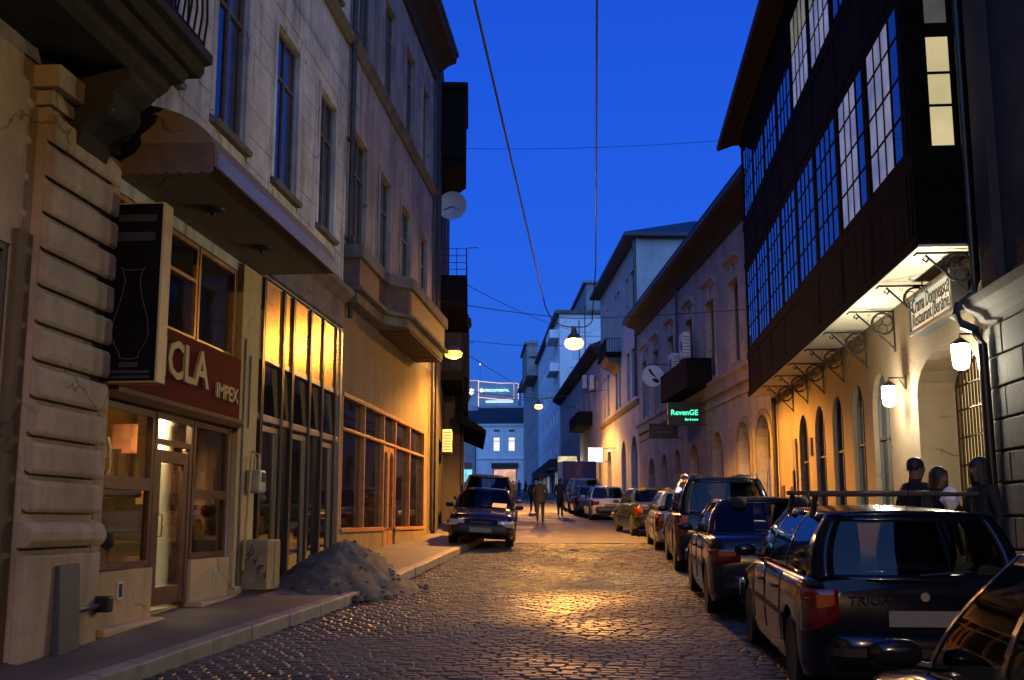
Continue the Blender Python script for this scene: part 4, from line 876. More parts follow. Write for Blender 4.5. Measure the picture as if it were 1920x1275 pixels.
def acunit(fr, s, z, n0, label, wd=.85, ht=.6):
    t = thing('air_conditioner', label, 'air conditioner', tuple(fr.P(s, n0, z)))
    a = MB(fr); a.box(s, s + wd, n0, n0 + .32, z, z + ht); a.build('casing', simple('ac_casing', (.55, .54, .50), .5, noise=.15), t, bevel=.02)
    a = MB(fr); a.lathe([(.22, 0), (.22, .012), (.0, .012)], (s + wd * .4, n0 + .322, z + ht / 2), 16, 'y'); a.build('fan_grille', simple('ac_grille', (.12, .12, .12), .6), t)
    for i in range(7):
        a = MB(fr); a.box(s - .006, s - .001, n0 + .03, n0 + .29, z + .06 + i * ht * .125, z + .075 + i * ht * .125 + .02); a.build('slat', MATS['ac_grille'], t)
    for q in (s + .05, s + wd - .09): a = MB(fr); a.box(q, q + .04, n0 - .1, n0 + .3, z - .05, z - .003); a.build('bracket', M_iron, t)
acunit(RF2, 11.6, 8.35, .3, 'air conditioner on the hooded house above the dark balcony, higher unit', .9, 1.1)
acunit(RF2, 14.2, 8.05, .3, 'air conditioner beside the downpipe above the dark balcony, lower unit', .9, .9)
def hang_sign(fr, s, n0, n1, z0, z1, th, name, label, face, case=None, rim=.04):
    """a box sign standing out from a wall, its face turned to the near end of the street"""
    t = thing(name, label, 'sign', tuple(fr.P(s, n0, z0)))
    a = MB(fr); a.box(s, s + th, n0, n1, z0, z1); a.build('case', case or simple('black_sign_case', (.012, .012, .012), .5), t, bevel=.01)
    a = MB(fr); a.quad((s - .006, n0 + rim, z0 + rim), (s - .006, n1 - rim, z0 + rim), (s - .006, n1 - rim, z1 - rim), (s - .006, n0 + rim, z1 - rim)); a.build('face', face, t)
    a = MB(fr); a.tube([(s + th / 2, .0, z1 - .05), (s + th / 2, n0, z1 - .05)], .02); a.tube([(s + th / 2, .0, z0 + .05), (s + th / 2, n0, z0 + .05)], .02); a.build('arm', M_iron, t)
    return t
xs_ = (math.cos(A7), math.sin(A7), 0)
rv = hang_sign(RF2, 10.2, .25, 1.55, 5.42, 6.35, .22, 'bar_sign', 'black projecting bar sign with glowing green lettering', simple('green_glass_face', (.012, .03, .028), .3))
c = RF2.P(10.185, .90, 5.93); text('letters', 'RevenGE', .30, emit('green_neon', (.08, 1, .55), 1.6), rv, tuple(c), xs_, (0, 0, 1), width=1.08, bold=.004)
c = RF2.P(10.185, .62, 5.66); text('letters', 'Bar & more', .13, MATS['green_neon'], rv, tuple(c), xs_, (0, 0, 1), width=.52, bold=.003)
bs = hang_sign(RF2, 15.4, .2, 1.5, 5.3, 5.95, .12, 'board_sign', 'dim dark board sign with two faded lines under the green bar sign', simple('dark_board', (.02, .017, .016), .5))
for i, (zz, n0, n1) in enumerate(((5.72, .38, 1.35), (5.52, .5, 1.2))):
    a = MB(RF2); a.box(15.385, 15.392, n0, n1, zz, zz + .10); a.build('faded_line', simple('faded_paint', (.07, .06, .05), .7), bs)
rs_ = thing('round_sign', 'round white hanging sign with dark emblem beside the dark balcony', 'sign', tuple(RF2.P(17, .9, 8.2)))
c0 = (17.0, 1.0, 8.3)
a = MB(RF2); a.lathe([(.50, 0), (.50, .12)], c0, 28, 'x'); a.build('disc', simple('white_sign_face', (.62, .60, .58), .5), rs_)
def blob(pts): 
    b = MB(RF2); b.add([(16.99, c0[1] + n, c0[2] + z) for n, z in pts], [tuple(range(len(pts)))]); return b.build('emblem', M_iron, rs_)
blob([(.22, .32), (.12, .34), (-.02, .10), (-.10, .02), (-.14, -.08), (-.02, -.02), (.10, .08), (.18, .2)]); blob([(.05, -.14), (-.08, -.1), (-.24, -.16), (-.3, -.26), (-.2, -.34), (-.06, -.28), (.04, -.2)])
a = MB(RF2); a.tube([(17.06, 0, 8.85), (17.06, 1.2, 8.85)], .02); a.tube([(17.06, 1.0, 8.79), (17.06, 1.0, 8.86)], .012); a.build('arm', M_iron, rs_)

R3 = thing('tall_hipped_house', 'pale three storey house with hipped roof and small iron balcony', 'building', (*RF2.P(36, 0, 0).to_2d(), g(70)))
M_r3 = plaster('pale_blue_grey_plaster', (.42, .405, .39), stain=(.22, .19, .18), amount=.4)
w3 = [(29.2, 30.6), (31.4, 32.6), (35.4, 36.4), (36.9, 37.9), (41.2, 42.3), (43.2, 44.3)]
d3 = [(29.0, 31.4), (33.6, 35.6), (40.6, 42.8)]
ops = [(a, b_, 13.2, 16.2) for a, b_ in w3] + [(a, b_, 8.75, 11.6) for a, b_ in w3] + [(a, b_, 2.2, 6.55, (b_ - a) / 2, .4) for a, b_ in d3]
m_ = MB(RF2); wall(m_, 28, 45.8, 2, 17.7, ops, .3); m_.build('wall', M_r3, R3); mass(R3, RF2, 28, 45.8, 2, 17.7, M_r3, near=-.02)
v = MB(RF2); e0, e1 = 27.4, 46.4
v.add([(e0, .75, 17.75), (e1, .75, 17.75), (e1, -9.4, 17.75), (e0, -9.4, 17.75), (e0, .75, 17.95), (e1, .75, 17.95), (e1, -9.4, 17.95), (e0, -9.4, 17.95), (e0 + 5, -4.3, 20.0), (e1 - 5, -4.3, 20.0)], [(0, 1, 2, 3), (0, 1, 5, 4), (1, 2, 6, 5), (2, 3, 7, 6), (3, 0, 4, 7), (4, 5, 9, 8), (5, 6, 9), (6, 7, 8, 9), (7, 4, 8)]); v.build('hipped_roof', M_roof, R3)
v = MB(RF2); v.extr([(.003, 8.15), (.1, 8.2), (.2, 8.35), (.2, 8.45), (.003, 8.5)], 28, 45.8); v.build('string_course', M_creamw, R3)
for a, b_ in w3:
    for z0, z1 in ((13.2, 16.2), (8.75, 11.6)): window(R3, RF2, a, b_, z0, z1, -.15, M_woodfr, M_glass2, cols=2, rows=(.7,), single=True)
for i, (a, b_) in enumerate(d3): window(R3, RF2, a, b_, 2.2, 6.55, -.3, M_woodfr, M_dshopglass if i else M_dshopglass, cols=2, rows=(.7,), rise=(b_ - a) / 2, name='arched_door')
v = MB(RF2); v.tube([(28.15, .15, 17.6), (28.15, .1, 17.0), (28.15, .1, 8.6)], .07); v.build('drainpipe', M_zinc, R3)
far_balcony(RF2, 34.8, 39.2, 1.0, 12.1, R3, rail=False, solid=.06)
v = MB(RF2)
for i in range(24): v.tube([(34.85 + i * .187, .96, 12.16), (34.85 + i * .187, .96, 13.0)], .014, 4)
for i in range(6): v.tube([(34.85, .1 + i * .16, 12.16), (34.85, .1 + i * .16, 13.0)], .014, 4)
v.tube([(34.85, 0, 13.02), (34.85, .97, 13.02), (39.2, .97, 13.02)], .025, 5); v.build('balcony_railing', M_iron, R3)
v = MB(RF2); v.extr([(.003, 11.9), (.95, 11.9), (.7, 11.6), (.2, 11.4), (.003, 11.1)], 35.2, 38.8); v.build('balcony_underside', M_ochre, R3)
wl = thing('wall_lamp', 'small lamp bracket between arched doors of the hipped house', 'lamp', tuple(RF2.P(38.2, 0, 6.3)))
a = MB(RF2); a.tube([(38.2, .002, 6.35), (38.2, .4, 6.35), (38.2, .45, 6.25)], .02); a.build('arm', M_iron, wl); a = MB(RF2); a.lathe([(.05, .06), (.12, 0), (.10, -.05)], (38.2, .45, 6.2), 12); a.build('shade', emit('peach_bulb', (1, .55, .25), 6), wl); light('peach_light', 'POINT', tuple(RF2.P(37.4, .8, 6.3)), 70, (1, .55, .25), wl, .12)
ws = hang_sign(RF2, 41.5, .45, 1.45, 5.6, 6.6, .25, 'lit_box_sign', 'plain glowing white box sign hanging by the arched doors', emit('white_sign_glow', (.85, .95, 1), 2.2), simple('white_sign_case', (.6, .6, .6), .5), rim=.03)
dg_ = MB(RF2); dg_.quad((40.75, -.31, 2.6), (41.7, -.31, 2.6), (41.7, -.31, 4.6), (40.75, -.31, 4.6)); dg_.build('lit_door_pane', emit('aqua_door_glow', (.5, .95, .95), .9), R3)

R4 = thing('shop_row_house', 'low eaved house with dark balcony and glowing shop entrance', 'building', (*RF2.P(64, 0, 0).to_2d(), g(98)))
M_r4 = plaster('blue_grey_render', (.30, .29, .30), stain=(.12, .11, .12), amount=.5)
w4 = [(47.5 + 4.0 * i, 48.8 + 4.0 * i) for i in range(9)]
ops = [(a, b_, 9.6, 12.2) for a, b_ in w4] + [(a - .6, b_ + .8, 3, 6.4) for a, b_ in w4]
m_ = MB(RF2); wall(m_, 45.9, 82.9, 2.5, 14.2, ops, .3); m_.build('wall', M_r4, R4); mass(R4, RF2, 45.9, 82.9, 2.5, 14.2, M_r4, near=-.02, rh=2.6, over=.8, rmat=M_roof)
v = MB(RF2); v.extr([(.003, 13.7), (.3, 13.8), (.8, 14.15), (.8, 14.4), (.003, 14.5)], 45.9, 83); v.build('eave', M_darkstone, R4)
for i, (a, b_) in enumerate(w4):
    window(R4, RF2, a, b_, 9.6, 12.2, -.15, M_woodfr, M_glass2, single=True); window(R4, RF2, a - .6, b_ + .8, 3, 6.4, -.2, M_woodfr, M_dshopglass if i not in (3,) else lit_pane('warm_shop_window', (1, .85, .45), .7, .5, .6), cols=2, rows=(.75,), single=True)
far_balcony(RF2, 52, 60, 1.1, 9.2, R4, rail=False)
acunit(RF2, 49.4, 11.5, .1, 'air conditioner under the eave of the low shop row, near one', 1.0, 1.1); acunit(RF2, 54.6, 12.2, .1, 'air conditioner under the eave of the low shop row, far one', 1.0, 1.1)
se = hang_sign(RF2, 61.5, .3, 2.0, 5.2, 7.2, .3, 'shop_light_box', 'yellow lit shop display box projecting with round bulbs', lit_pane('yellow_display', (1, .85, .45), .8, .7, 1.6))
for i, (n_, zz) in enumerate(((.35, 6.6), (.62, 6.2), (1.45, 5.9), (-.0, 6.5), (-.15, 5.6))):
    b = MB(RF2); b.lathe([(.02, .16), (.16, .08), (.18, 0), (.1, -.14), (.01, -.17)], (61.3, n_, zz), 10); b.build('bulb', emit('warm_bulb', (1, .8, .3), 9), se)
light('display_light', 'POINT', tuple(RF2.P(60.8, .9, 6.2)), 90, (1, .82, .4), se, .2)

R5 = thing('white_tower_block', 'tall white block with blank end wall and stepped rooftop', 'building', (*RF2.P(100, 0, 0).to_2d(), g(132)))
M_r5 = plaster('white_render', (.80, .80, .80), stain=(.55, .55, .56), amount=.35, scale=.3)
w5 = [(86.5 + 4.2 * i, 88.2 + 4.2 * i) for i in range(8)]
ops = [(a, b_, z, z + 1.7) for a, b_ in w5 for z in (8.8, 12.2, 15.6, 19.0)] + [(86 + 7 * i, 90.5 + 7 * i, 4.2, 7.0) for i in range(4)]
m_ = MB(RF2); wall(m_, 83, 121, 3, 23.6, ops, .3); m_.build('wall', M_r5, R5); mass(R5, RF2, 83, 121, 3, 23.6, M_r5, near=-.02, far=-14)
for i in range(4): window(R5, RF2, 86 + 7 * i, 90.5 + 7 * i, 4.2, 7.0, -.15, M_iron, lit_pane('pale_office_pane', (.85, 1, .8), .8, .6, .5) if i != 1 else M_dshopglass, cols=3, single=True, name='shopfront')
for k, (a, b_) in enumerate(w5):
    for z in (8.8, 12.2, 15.6, 19.0): window(R5, RF2, a, b_, z, z + 1.7, -.12, M_woodfr, M_glass, single=True)
for z in (7.3, 17.6, 21.2): 
    v = MB(RF2); v.extr([(.003, z), (1.0, z), (1.0, z + .9), (.003, z + .9)], 84, 90 if z > 8 else 120); v.build('balcony', M_r5 if z > 8 else M_dark, R5)
v = MB(RF2); v.extr([(.5, 23.62), (.5, 24.0), (-14, 24.0), (-14, 23.62)], 82.6, 121.4); v.build('parapet', M_stone, R5)
v = MB(RF2); v.box(84, 112, -13, -3.0, 24.0, 27.2); v.box(83.6, 112.4, -13.2, -2.7, 27.2, 27.45); v.build('penthouse', M_r4, R5)
v = MB(RF2); v.tube([(90 + 0, -.2, 4.0), (90, -.2, 4.1)], .1)
for z in (9.5, 16.4): pass
v = MB(RF2)
for s in range(4): v.quad((82.98, -1 - s * .001, 11.0 + s * 3.4), (82.98, -13, 11.0 + s * 3.4), (82.98, -13, 11.05 + s * 3.4), (82.98, -1, 11.05 + s * 3.4))
v.build('render_joint', M_stone, R5)
an = thing('cell_antenna', 'white panel antennas on a mast behind the hipped roof', 'antenna', tuple(RF2.P(78, -3, 15)))
a = MB(RF2); a.tube([(78, -1.6, 15.5), (78, -1.6, 22)], .06); a.tube([(78, -2.2, 15.5), (78, -2.2, 23.5)], .05); a.build('mast', M_iron, an)
for n_ in (-1.0, -1.35): 
    a = MB(RF2); a.box(77.8, 78, n_ - .13, n_ + .13, 17.9, 21.2); a.build('panel', simple('antenna_white', (.6, .6, .6), .5), an, bevel=.03)
R6 = thing('stepped_grey_block', 'grey block with stepped eaves and window strip beyond the white block', 'building', (*RF2.P(140, 0, 0).to_2d(), g(170)))
m_ = MB(RF2); wall(m_, 121, 165, 4, 24.5, [(123 + 4 * i, 125 + 4 * i, z, z + 2) for i in range(9) for z in (10, 14, 18)], .3); m_.build('wall', M_r3, R6); mass(R6, RF2, 121, 165, 4, 24.5, M_r3, near=-.02, rh=1.0, over=1.2, rmat=M_roof)
for i in range(9):
    for z in (10, 14, 18): window(R6, RF2, 123 + 4 * i, 125 + 4 * i, z, z + 2, -.1, M_woodfr, M_glass, single=True)
v = MB(RF2); v.box(121.2, 135, .003, 1.6, 22.0, 26.5).box(121, 135.4, .003, 1.9, 26.5, 26.9); v.build('oriel', M_r2, R6)

# ================================================================== the end of the street
EFr = Fr((-24.4, 205, 0), (1, 0, 0), (0, -1, 0))
E1 = thing('blue_end_house', 'pale house closing the street with two lit windows above a red shopfront', 'building', (-20, 205, g(205)))
M_e1 = plaster('pale_end_plaster', (.78, .78, .78), amount=.2)
ops = [(3.2, 4.45, 14.5, 17.1), (6.0, 7.25, 14.5, 17.1), (3.1, 7.6, 8.6, 11.4)]
m_ = MB(EFr); wall(m_, 0, 12, 6, 19.6, ops, .3); m_.build('wall', M_e1, E1); mass(E1, EFr, 0, 12, 6, 19.6, M_e1, near=-.02, rh=3.4, over=.6, rmat=M_roof)
for a in (3.2, 6.0): window(E1, EFr, a, a + 1.25, 14.5, 17.1, -.1, M_whitefr, lit_pane('bright_room_pane', (1, .95, .85), 1.0, .1, .5), cols=1, rows=(.72,), fw=.07, bar=.12)
for a in (3.2, 6.0): v = MB(EFr); v.box(a + .1, a + 1.2, .003, .05, 18.1, 18.5); v.build('attic_vent', M_stone, E1)
window(E1, EFr, 3.1, 7.6, 8.6, 11.4, -.15, simple('orange_shop_frame', (.8, .2, .06), .5), lit_pane('peach_shop_pane', (1, .55, .35), .85, .5, .7), cols=1, rows=(), fw=.25, name='shopfront')
v = MB(EFr); v.box(2.9, 7.8, .003, .5, 11.42, 12.3); v.build('black_fascia', M_iron, E1)
v = MB(EFr); v.box(0, 12, .003, .25, 13.0, 13.3).box(0, 12, .003, .4, 19.2, 19.6); v.build('string_course', M_e1, E1)
E2 = thing('dark_corner_house', 'dark low house with aqua shop window left of the pale end house', 'building', (-30, 204, g(204)))
E2F = Fr((-36, 204.5, 0), (1, 0, 0), (0, -1, 0))
m_ = MB(E2F); wall(m_, 0, 11.5, 6, 18.5, [(8.6, 11.0, 8.8, 11.2), (8.2, 9.2, 13.6, 15.8), (5, 6, 13.6, 15.8)], .3); m_.build('wall', M_r4, E2); mass(E2, E2F, 0, 11.5, 6, 18.5, M_r4, near=-.02, rh=4, over=.5, rmat=M_roof)
window(E2, E2F, 8.6, 11.0, 8.8, 11.2, -.15, M_iron, lit_pane('aqua_shop_pane', (.3, .9, 1), 1.1, .5, .7), cols=2, rows=(), name='shopfront')
for a in (5, 8.2): window(E2, E2F, a, a + 1, 13.6, 15.8, -.1, M_woodfr, M_glass, single=True)
v = MB(E2F); v.box(8.8, 10.8, .003, .12, 11.5, 12.4); v.build('red_signboard', simple('dull_red_board', (.25, .03, .03), .5), E2)
E3 = thing('narrow_end_house', 'narrow bluish house with small balconies right of the pale end house', 'building', (-11, 196, g(196)))
E3F = Fr((-14.6, 198, 0), (1, 0, 0), (0, -1, 0))
m_ = MB(E3F); wall(m_, 0, 14, 6, 23, [(.8, 2, 14, 16), (.8, 2, 18, 20), (3.5, 4.8, 14, 16)], .3); m_.build('wall', M_r3, E3); mass(E3, E3F, 0, 14, 6, 23, M_r3, near=-.02, rh=1, over=.6, rmat=M_roof)
for a, z in ((.8, 14), (.8, 18)): window(E3, E3F, a, a + 1.2, z, z + 2, -.1, M_woodfr, M_glass, single=True)
far_balcony(E3F, .2, 2.6, 1.0, 12.2, E3)
ns = thing('neon_shop_sign', 'small glowing white and pink shop sign at the far right corner', 'sign', (-13.2, 196.8, 10.5)); a = MB(E3F); a.box(.6, 3.4, .6, .8, 10.3, 12); a.build('case', M_iron, ns); a = MB(E3F); a.add([(.7, .81, 10.5), (2.6, .81, 10.4), (3.35, .81, 11.1), (2.9, .81, 11.8), (.8, .81, 11.9)], [(0, 1, 2, 3, 4)]); a.build('face', emit('white_pink_neon', (1, .8, .95), 2.5), ns)
E4 = thing('grey_rear_block', 'plain grey block rising behind the end house', 'building', (-28, 262, g(212)))
E4F = Fr((-36, 260, 0), (1, 0, 0), (0, -1, 0))
m_ = MB(E4F); wall(m_, 4, 18, 6, 28.5, [], .3); m_.build('wall', M_r4, E4); mass(E4, E4F, 4, 18, 6, 28.5, M_r4, near=-.02)
v = MB(E4F); v.box(9, 17.7, .003, 2.5, 22, 25.4); v.build('terrace', M_e1, E4)
# hotel tower
H = thing('hotel_tower', 'distant hotel tower with lit roof edge and glowing name sign', 'building', (-63, 605, 7.6))
HF = Fr((-78.2, 600, 0), (1, 0, 0), (0, -1, 0))
v = MB(HF); v.box(0, 8, -20, 0, 0, 77.8).add([(8.02, .0, 0), (20, -.6, 0), (27.5, .0, 0), (27.5, -20, 0), (8.02, -20, 0), (8.02, .0, 77.4), (20, -.6, 76.2), (27.5, 0, 76.2), (27.5, -20, 76.2), (8.02, -20, 77.4)], [(0, 1, 6, 5), (1, 2, 7, 6), (2, 3, 8, 7), (3, 4, 9, 8), (4, 0, 5, 9), (5, 6, 7, 8, 9)]); v.box(27.52, 29.8, -20, .3, 0, 75.8); v.build('tower', simple('tower_concrete', (.34, .34, .36), .8, noise=.15, nscale=.2), H)
M_edge = emit('edge_light', (1, .62, .45), 1.5)
for p in ([(0, .1, 60), (0, .1, 78), (8, .1, 78), (8, .1, 62)], [(8, .1, 77.6), (20, -.4, 76.4), (27.5, .1, 76.4), (27.5, .1, 67.6), (20, -.4, 67.4), (8, .1, 68.8)], [(27.5, .1, 76.4), (29.9, .4, 75.9), (29.9, .4, 67)]):
    v = MB(HF); v.tube(p, .14, 4); v.build('edge_tube', M_edge, H)
M_cy = emit('cyan_sign_glow', (.55, .95, 1), 2.0)
text('letters', 'INTERCONTINENTAL.', 1.9, M_cy, H, (-78.2 + 17.7, 600 - .35 + .75 - 1.0, 72.3), (1, 0, 0), (0, 0, 1), width=14.5, bold=.02)
def leafmark(cx, cz, r):
    v = MB(HF); pts = [(cx + r * x, .25, cz + r * z) for x, z in ((0, -1.15), (.55, -.65), (.85, -.05), (.8, .45), (.45, .75), (.15, .6), (0, 1.0), (-.15, .6), (-.45, .75), (-.8, .45), (-.85, -.05), (-.55, -.65))]
    v.add(pts, [tuple(range(12))]); v.build('emblem', emit('white_emblem', (.9, .97, 1), 2.4), H)
leafmark(4.1, 72.0, 1.7); leafmark(9.6, 72.6, 1.0); leafmark(29.2, 71.2, .9)
v = MB(HF); v.box(12, 27, .05, .3, 65.6, 66.9); v.build('lit_storey', emit('lit_storey', (.75, .9, .9), .7), H)
v = MB(HF); v.tube([(8.6, -2, 77), (8.6, -2, 87)], .09, 4); v.build('mast', M_iron, H); v = MB(HF); v.lathe([(.1, .4), (.4, 0), (.1, -.4)], (8.6, -2, 87.2), 8); v.build('beacon', emit('red_beacon', (1, .5, .45), 4), H)

# ================================================================== street lamps, cables
def hang_lamp(x, y, z, e, label, c=(1, .43, .07)):
    t = thing('hanging_street_lamp', label, 'street lamp', (x, y, z))
    a = MB(); a.lathe([(.03, .40), (.07, .38), (.09, .22), (.16, .15), (.24, .03), (.23, .02), (.15, .12), (.08, .17)], (x, y, z), 24); a.build('housing', simple('lamp_housing', (.12, .10, .08), .5, metal=.4), t, smooth=40)
    a = MB(); a.lathe([(.23, .03), (.28, -.04), (.295, -.11), (.25, -.21), (.15, -.27), (.02, -.295)], (x, y, z), 24); a.build('bowl', MATS.get('sodium_bowl') or glow_cover('sodium_bowl', (1, .44, .075), 1.5), t, smooth=60)
    if y > 0:
        light('sodium_light', 'SPOT', (x, y, z - .02), e, c, t, .10, spot=152, blend=.22)
        light('sodium_side_light', 'POINT', (x, y, z - .01), e * (.13 if y < 50 else .4), c, t, .10)
    else: light('sodium_light', 'POINT', (x, y, z - .01), e, c, t, .10)
    return t
hang_lamp(-.96, 32.5, 6.95, 10500, 'glowing orange sodium lamp hung over the street near the green bar sign')
hang_lamp(-4.66, 75, 9.45, 6000, 'glowing orange sodium lamp hung over the far street')
hang_lamp(2.4, -7.0, 7.4, 2500, 'orange sodium lamp hung over the lower end of the street', (1, .58, .20))
def cable(pts, r, label, name='overhead_cable', n=24, sag=0, mat=None):
    P = [Vector(p) for p in pts]; out_ = []
    for a, b_ in zip(P, P[1:]):
        for i in range(n): t_ = i / n; q = a.lerp(b_, t_); out_.append((q.x, q.y, q.z - sag * 4 * t_ * (1 - t_)))
    out_.append(tuple(P[-1])); m2 = MB(); m2.tube(out_, r, 5)
    return tag(m2.build(name, mat or simple('cable_black', (.008, .008, .009), .6), None, base=tuple(P[0])), label, 'cable')
cable([(-1.2, -10.5, 7.7), (-1.80, 32.3, 7.95), (-1.6, 32.45, 7.55), (-1.25, 32.5, 7.38), (-.96, 32.5, 7.36)], .018, 'thick black cable running down the street and dipping to the hanging lamp', sag=0.02)
cable([(.25, -10.5, 8.9), (-.29, 32.2, 9.1), (-.42, 32.45, 7.5), (-.6, 32.5, 7.36), (-.93, 32.5, 7.36)], .018, 'thick black cable dropping steeply onto the hanging lamp from above', sag=0.02)
cable([(-5, 32.4, 8.2), (-.96, 32.5, 7.6), (4.9, 36.6, 8.6)], .012, 'span wire carrying the hanging lamp between the houses', sag=.05)
cable([(-10.5, 75, 10.6), (-4.66, 75, 9.9), (-.2, 78, 10.8)], .02, 'span wire carrying the far street lamp', sag=.05)
cable([(-5, -7, 8.4), (2.4, -7, 7.85), (5.2, -7, 8.4)], .012, 'span wire carrying the lamp at the lower end of the street', sag=.05)
cable([tuple(LF2.P(2.8, .8, 13.9)), (3.8, 35.4, 14.0)], .008, 'thin wire from the black oriel to the timber bay eave', sag=.1)
cable([tuple(LF2.P(3, .85, 9.3)), (-1.0, 70, 13.5)], .012, 'thin wire slanting from the railed balcony to the small iron balcony', sag=.3)
cable([tuple(FC2.P(10, .3, 8.6)), (.1, 71, 13.2)], .012, 'thin wire rising from the gutter house to the hipped house', sag=.3)
cable([tuple(FC2.P(16, .3, 8.9)), tuple(RF2.P(60, .1, 11))], .016, 'slack wire across the far street below the tower sign', sag=.4)
cable([tuple(FC2.P(30, .3, 9)), tuple(RF2.P(85, 0, 15))], .02, 'wire crossing high before the white block', sag=.5)
# lamp bracket on the weathered house
bl_ = thing('bracket_street_lamp', 'street lamp on an iron arm under the serpentine balcony', 'street lamp', tuple(LF.P(29.5, 0, 6.2)))
a = MB(LF); a.tube([(29.5, .002, 6.3), (29.5, .45, 6.32), (29.5, .75, 6.26)], .022); a.build('arm', M_iron, bl_)
a = MB(LF); a.lathe([(.05, .12), (.13, .08), (.2, .0), (.21, -.02)], (29.5, .86, 6.22), 16); a.build('housing', MATS['lamp_housing'], bl_, smooth=40)
a = MB(LF); a.lathe([(.2, -.02), (.25, -.08), (.22, -.17), (.1, -.22)], (29.5, .86, 6.22), 16); a.build('bowl', emit('dim_amber_bowl', (1, .72, .14), 1.6), bl_, smooth=60)
light('amber_light', 'POINT', tuple(LF.P(29.5, .9, 5.93)), 75, (1, .55, .15), bl_, .1)
ds = thing('satellite_dish', 'satellite dish on the sooty house below the oriel', 'satellite dish', tuple(LF2.P(2.6, 0, 11.8)))
c = LF2.P(2.6, .35, 11.85)
def dishpt(i, j):
    r = .48 * (.05 + .95 * j); a_ = 2 * math.pi * i; d = .12 * (r / .48) ** 2
    return (c.x + r * math.cos(a_), c.y + d * -1 + .2 * 0, c.z + r * 1.0 * math.sin(a_))
a = MB(); a.grid(dishpt, 20, 5); a.build('reflector', simple('dish_grey', (.42, .42, .44), .45), ds, smooth=60)
a = MB(); a.tube([tuple(c), tuple(c + Vector((.3, -.4, -.25)))], .012); a.tube([tuple(c), tuple(LF2.P(2.6, 0, 11.7))], .025); a.build('arm', M_iron, ds)
acunit(LF2, 4.0, 3.9, .05, 'air conditioner low on the sooty house behind parked car', .8, .75)
# ================================================================== cars
M_rubber = simple('tyre_rubber', (.012, .012, .012), .8, bump=.2)
M_rim = simple('alloy_rim', (.42, .42, .43), .32, metal=.8)
M_steel = simple('steel_wheel', (.16, .16, .165), .45, metal=.6)
M_black = simple('black_trim', (.008, .008, .008), .5)
M_cabin = simple('car_upholstery', (.02, .02, .022), .9)
M_carglass = glass_clear('car_glass', (.38, .40, .40), .015, .7)
M_chrome = simple('chrome', (.7, .7, .7), .12, metal=1)
M_plate = simple('number_plate', (.15, .15, .145), .6)
M_headl = simple('headlamp_lens', (.45, .45, .44), .1, metal=.4, coat=1)
def paint(name, c, rough=.16): return simple(name, c, rough, metal=.0, spec=.2, coat=.22 if max(c) < .05 else .7, noise=.25, nscale=3)
def lerp_prof(pts, t):
    for (a, za), (b, zb) in zip(pts, pts[1:]):
        if t <= b:
            k = (t - a) / (b - a); k = k * k * (3 - 2 * k) * .5 + k * .5; return za + (zb - za) * k
    return pts[-1][1]
KINDS = {
 'wagon': dict(L=4.2, W=1.68, H=1.42, top=[(0, .84), (.012, .92), (.06, .945), (.6, .92), (.70, .895), (.93, .75), (1, .62)],
    base=(.705, .50, .29, .025), roof=(.545, .475, .27, .075), wb=(.185, .805), r=.30),
 'sedan': dict(L=4.5, W=1.72, H=1.42, top=[(0, .84), (.015, .95), (.05, .985), (.17, .995), (.23, .96), (.6, .93), (.70, .905), (.93, .76), (1, .62)],
    base=(.715, .49, .28, .175), roof=(.555, .465, .335, .29), wb=(.20, .805), r=.31),
 'suv': dict(L=4.55, W=1.80, H=1.70, top=[(0, .95), (.012, 1.04), (.06, 1.07), (.6, 1.03), (.70, 1.0), (.94, .88), (1, .74)],
    base=(.72, .50, .26, .02), roof=(.585, .485, .25, .075), wb=(.19, .81), r=.36),
 'mini': dict(L=4.3, W=1.75, H=1.78, top=[(0, .92), (.012, 1.0), (.06, 1.03), (.62, 1.0), (.74, .97), (.94, .84), (1, .7)],
    base=(.80, .52, .27, .015), roof=(.62, .50, .26, .06), wb=(.17, .82), r=.31),
 'hatch': dict(L=3.9, W=1.64, H=1.42, top=[(0, .80), (.015, .89), (.06, .92), (.6, .91), (.70, .885), (.93, .74), (1, .62)],
    base=(.71, .48, .25, .035), roof=(.55, .455, .24, .13), wb=(.18, .81), r=.29),
 'oldsedan': dict(L=4.35, W=1.62, H=1.40, top=[(0, .80), (.01, .88), (.05, .90), (.2, .90), (.25, .895), (.62, .89), (.72, .87), (.95, .80), (1, .66)],
    base=(.70, .49, .28, .20), roof=(.585, .47, .31, .275), wb=(.21, .80), r=.29)}
